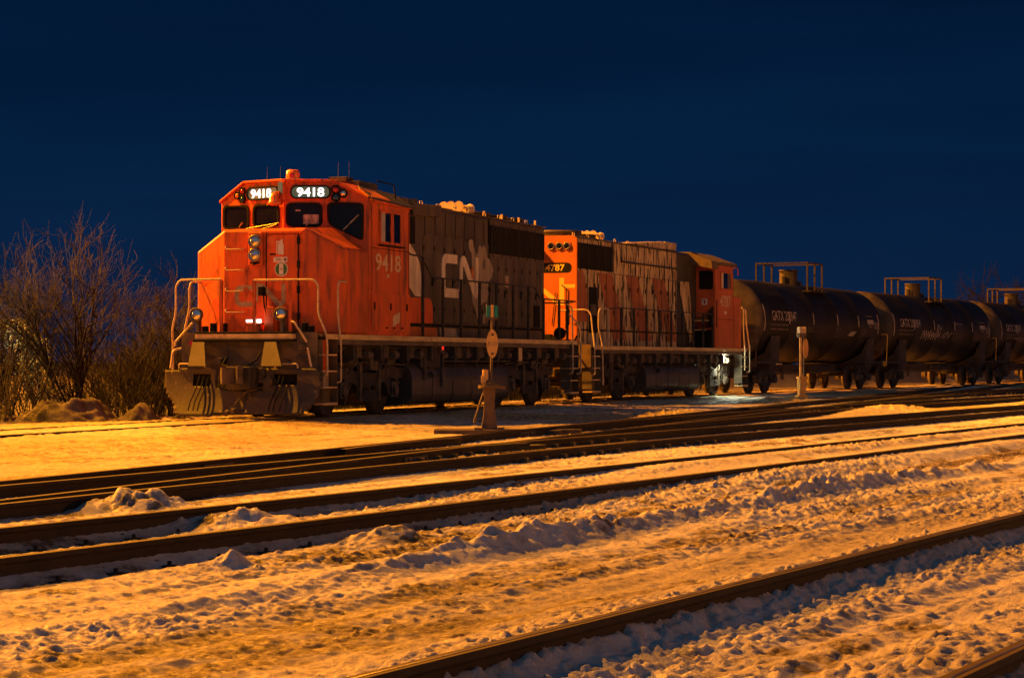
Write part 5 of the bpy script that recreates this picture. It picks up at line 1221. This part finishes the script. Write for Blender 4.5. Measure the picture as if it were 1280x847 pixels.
# lit evergreen glimpsed through the twigs
t = thing('evergreen_shrub', 'brightly lit shrub glimpsed through the twigs at the left edge', 'shrub', (-11.55, 51.0, -.15))
rr = random.Random(9); b = MB(); s_ = MB(); s_.tube([(0,0,0),(.05,0,1.0),(0,.05,2.1)], .04, 6, taper=[.06,.045,.01]); s_.build('trunk', M['bark'], t)
for k in range(2600):
    z = rr.uniform(.35, 2.2); a = rr.uniform(0, 6.28); rad = (1.15*(1-(z/2.4)**2)+.15)*math.sqrt(rr.uniform(.15,1)); rad *= 1+.3*math.sin(a*3+z*4)
    p = Vector((math.cos(a)*rad, math.sin(a)*rad, z)); d = Vector((math.cos(a)+rr.gauss(0,.4), math.sin(a)+rr.gauss(0,.4), rr.gauss(.2,.4))).normalized(); e = d.orthogonal().normalized()*.028; l_ = rr.uniform(.07,.16)
    b.add([p-e*.4, p+d*l_*.5-e, p+d*l_, p+d*l_*.5+e], [(0,1,2,3)])
b.build('crown', M['needle'], t)
for x, y, h_, sd, lb in ((43.2,211,10.5,101,'distant bare tree standing alone on the horizon above the second tank car'), (45.9,209,10.8,102,'distant bare tree above the third tank car, middle one of three'), (47.7,206,10.2,103,'distant bare tree at the right edge above the third tank car')):
    bare_tree('bare_tree', lb, x, y, h_, 2, sd, 'tree', n=4, lean=.22, r=.11, group='distant bare trees above the tank cars', m='bark_far', L0=.38, minr=.020, split=(2,4))

# ------------------------------------------------------------------ night sky, yard lamps, camera
w = bpy.data.worlds.new('World'); S.world = w; w.use_nodes = True; nt = w.node_tree; N, L = nt.nodes, nt.links; bg = N['Background']
tc = N.new('ShaderNodeTexCoord'); sp = N.new('ShaderNodeSeparateXYZ'); L.new(tc.outputs['Generated'], sp.inputs[0])
cr = N.new('ShaderNodeValToRGB'); L.new(sp.outputs[2], cr.inputs[0]); e = cr.color_ramp.elements
e[0].position = 0.; e[0].color = SKY[0]; e[1].position = 1.; e[1].color = SKY[4]
for pos_, c in ((.045,SKY[1]),(.10,SKY[2]),(.17,SKY[3])): k = e.new(pos_); k.color = c
# twilight left over behind the camera
dn_ = N.new('ShaderNodeMapRange'); dn_.inputs[1].default_value = .2; dn_.inputs[2].default_value = -1.; L.new(sp.outputs[1], dn_.inputs[0])
mx = N.new('ShaderNodeMix'); mx.data_type = 'RGBA'; L.new(dn_.outputs[0], mx.inputs[0]); L.new(cr.outputs[0], mx.inputs[6]); mx.inputs[7].default_value = TWI
nz = N.new('ShaderNodeTexNoise'); mp = N.new('ShaderNodeMapping'); mp.inputs['Scale'].default_value = (1.5, 1.5, 16); L.new(tc.outputs['Generated'], mp.inputs[0]); L.new(mp.outputs[0], nz.inputs['Vector']); nz.inputs['Scale'].default_value = 2.2; nz.inputs['Detail'].default_value = 4
mr = N.new('ShaderNodeMapRange'); mr.inputs[1].default_value = .35; mr.inputs[2].default_value = .7; mr.inputs[3].default_value = .9; mr.inputs[4].default_value = 1.15; L.new(nz.outputs[0], mr.inputs[0])
mu = N.new('ShaderNodeVectorMath'); mu.operation = 'SCALE'; L.new(mx.outputs[2], mu.inputs[0]); L.new(mr.outputs[0], mu.inputs['Scale'])
L.new(mu.outputs[0], bg.inputs[0]); bg.inputs[1].default_value = 1.
SOD = (1., .40, .045)
def lamp(name, loc, watts, col=SOD, r=.35):
    l = bpy.data.lights.new(name, 'POINT'); l.energy = watts; l.color = col; l.shadow_soft_size = r
    o = bpy.data.objects.new(name, l); COL.objects.link(o); o.location = loc; return o
for nm, loc, wt, cl, rr_ in LAMPS: lamp(nm, loc, wt, cl, rr_)
fl = bpy.data.lights.new('added_band_spot', 'SPOT'); fl.energy = 85000; fl.color = (1.,.34,.006); fl.shadow_soft_size = .25; fl.spot_size = R(25); fl.spot_blend = .7  # unseen spot added to brighten the snow band at mid right
fo = bpy.data.objects.new('added_band_spot', fl); COL.objects.link(fo); fo.location = (25.5,102,20)
fo.rotation_euler = (Vector((17.5,66,0))-fo.location).to_track_quat('-Z','Y').to_euler()
cam = bpy.data.cameras.new('camera'); co = bpy.data.objects.new('camera', cam); COL.objects.link(co); S.camera = co
co.location = (0, 0, 1.142); co.rotation_euler = (R(90), 0, 0); cam.sensor_width = 36; cam.lens = 2800/1280*36; cam.shift_y = 26.5/1280
cam.clip_start = .1; cam.clip_end = 3000
S.view_settings.view_transform = 'Standard'; S.view_settings.look = 'None'; S.view_settings.exposure = 0; S.view_settings.gamma = 1
S.cycles.use_denoising = True; S.cycles.max_bounces = 6; S.cycles.diffuse_bounces = 3; S.cycles.sample_clamp_indirect = 4
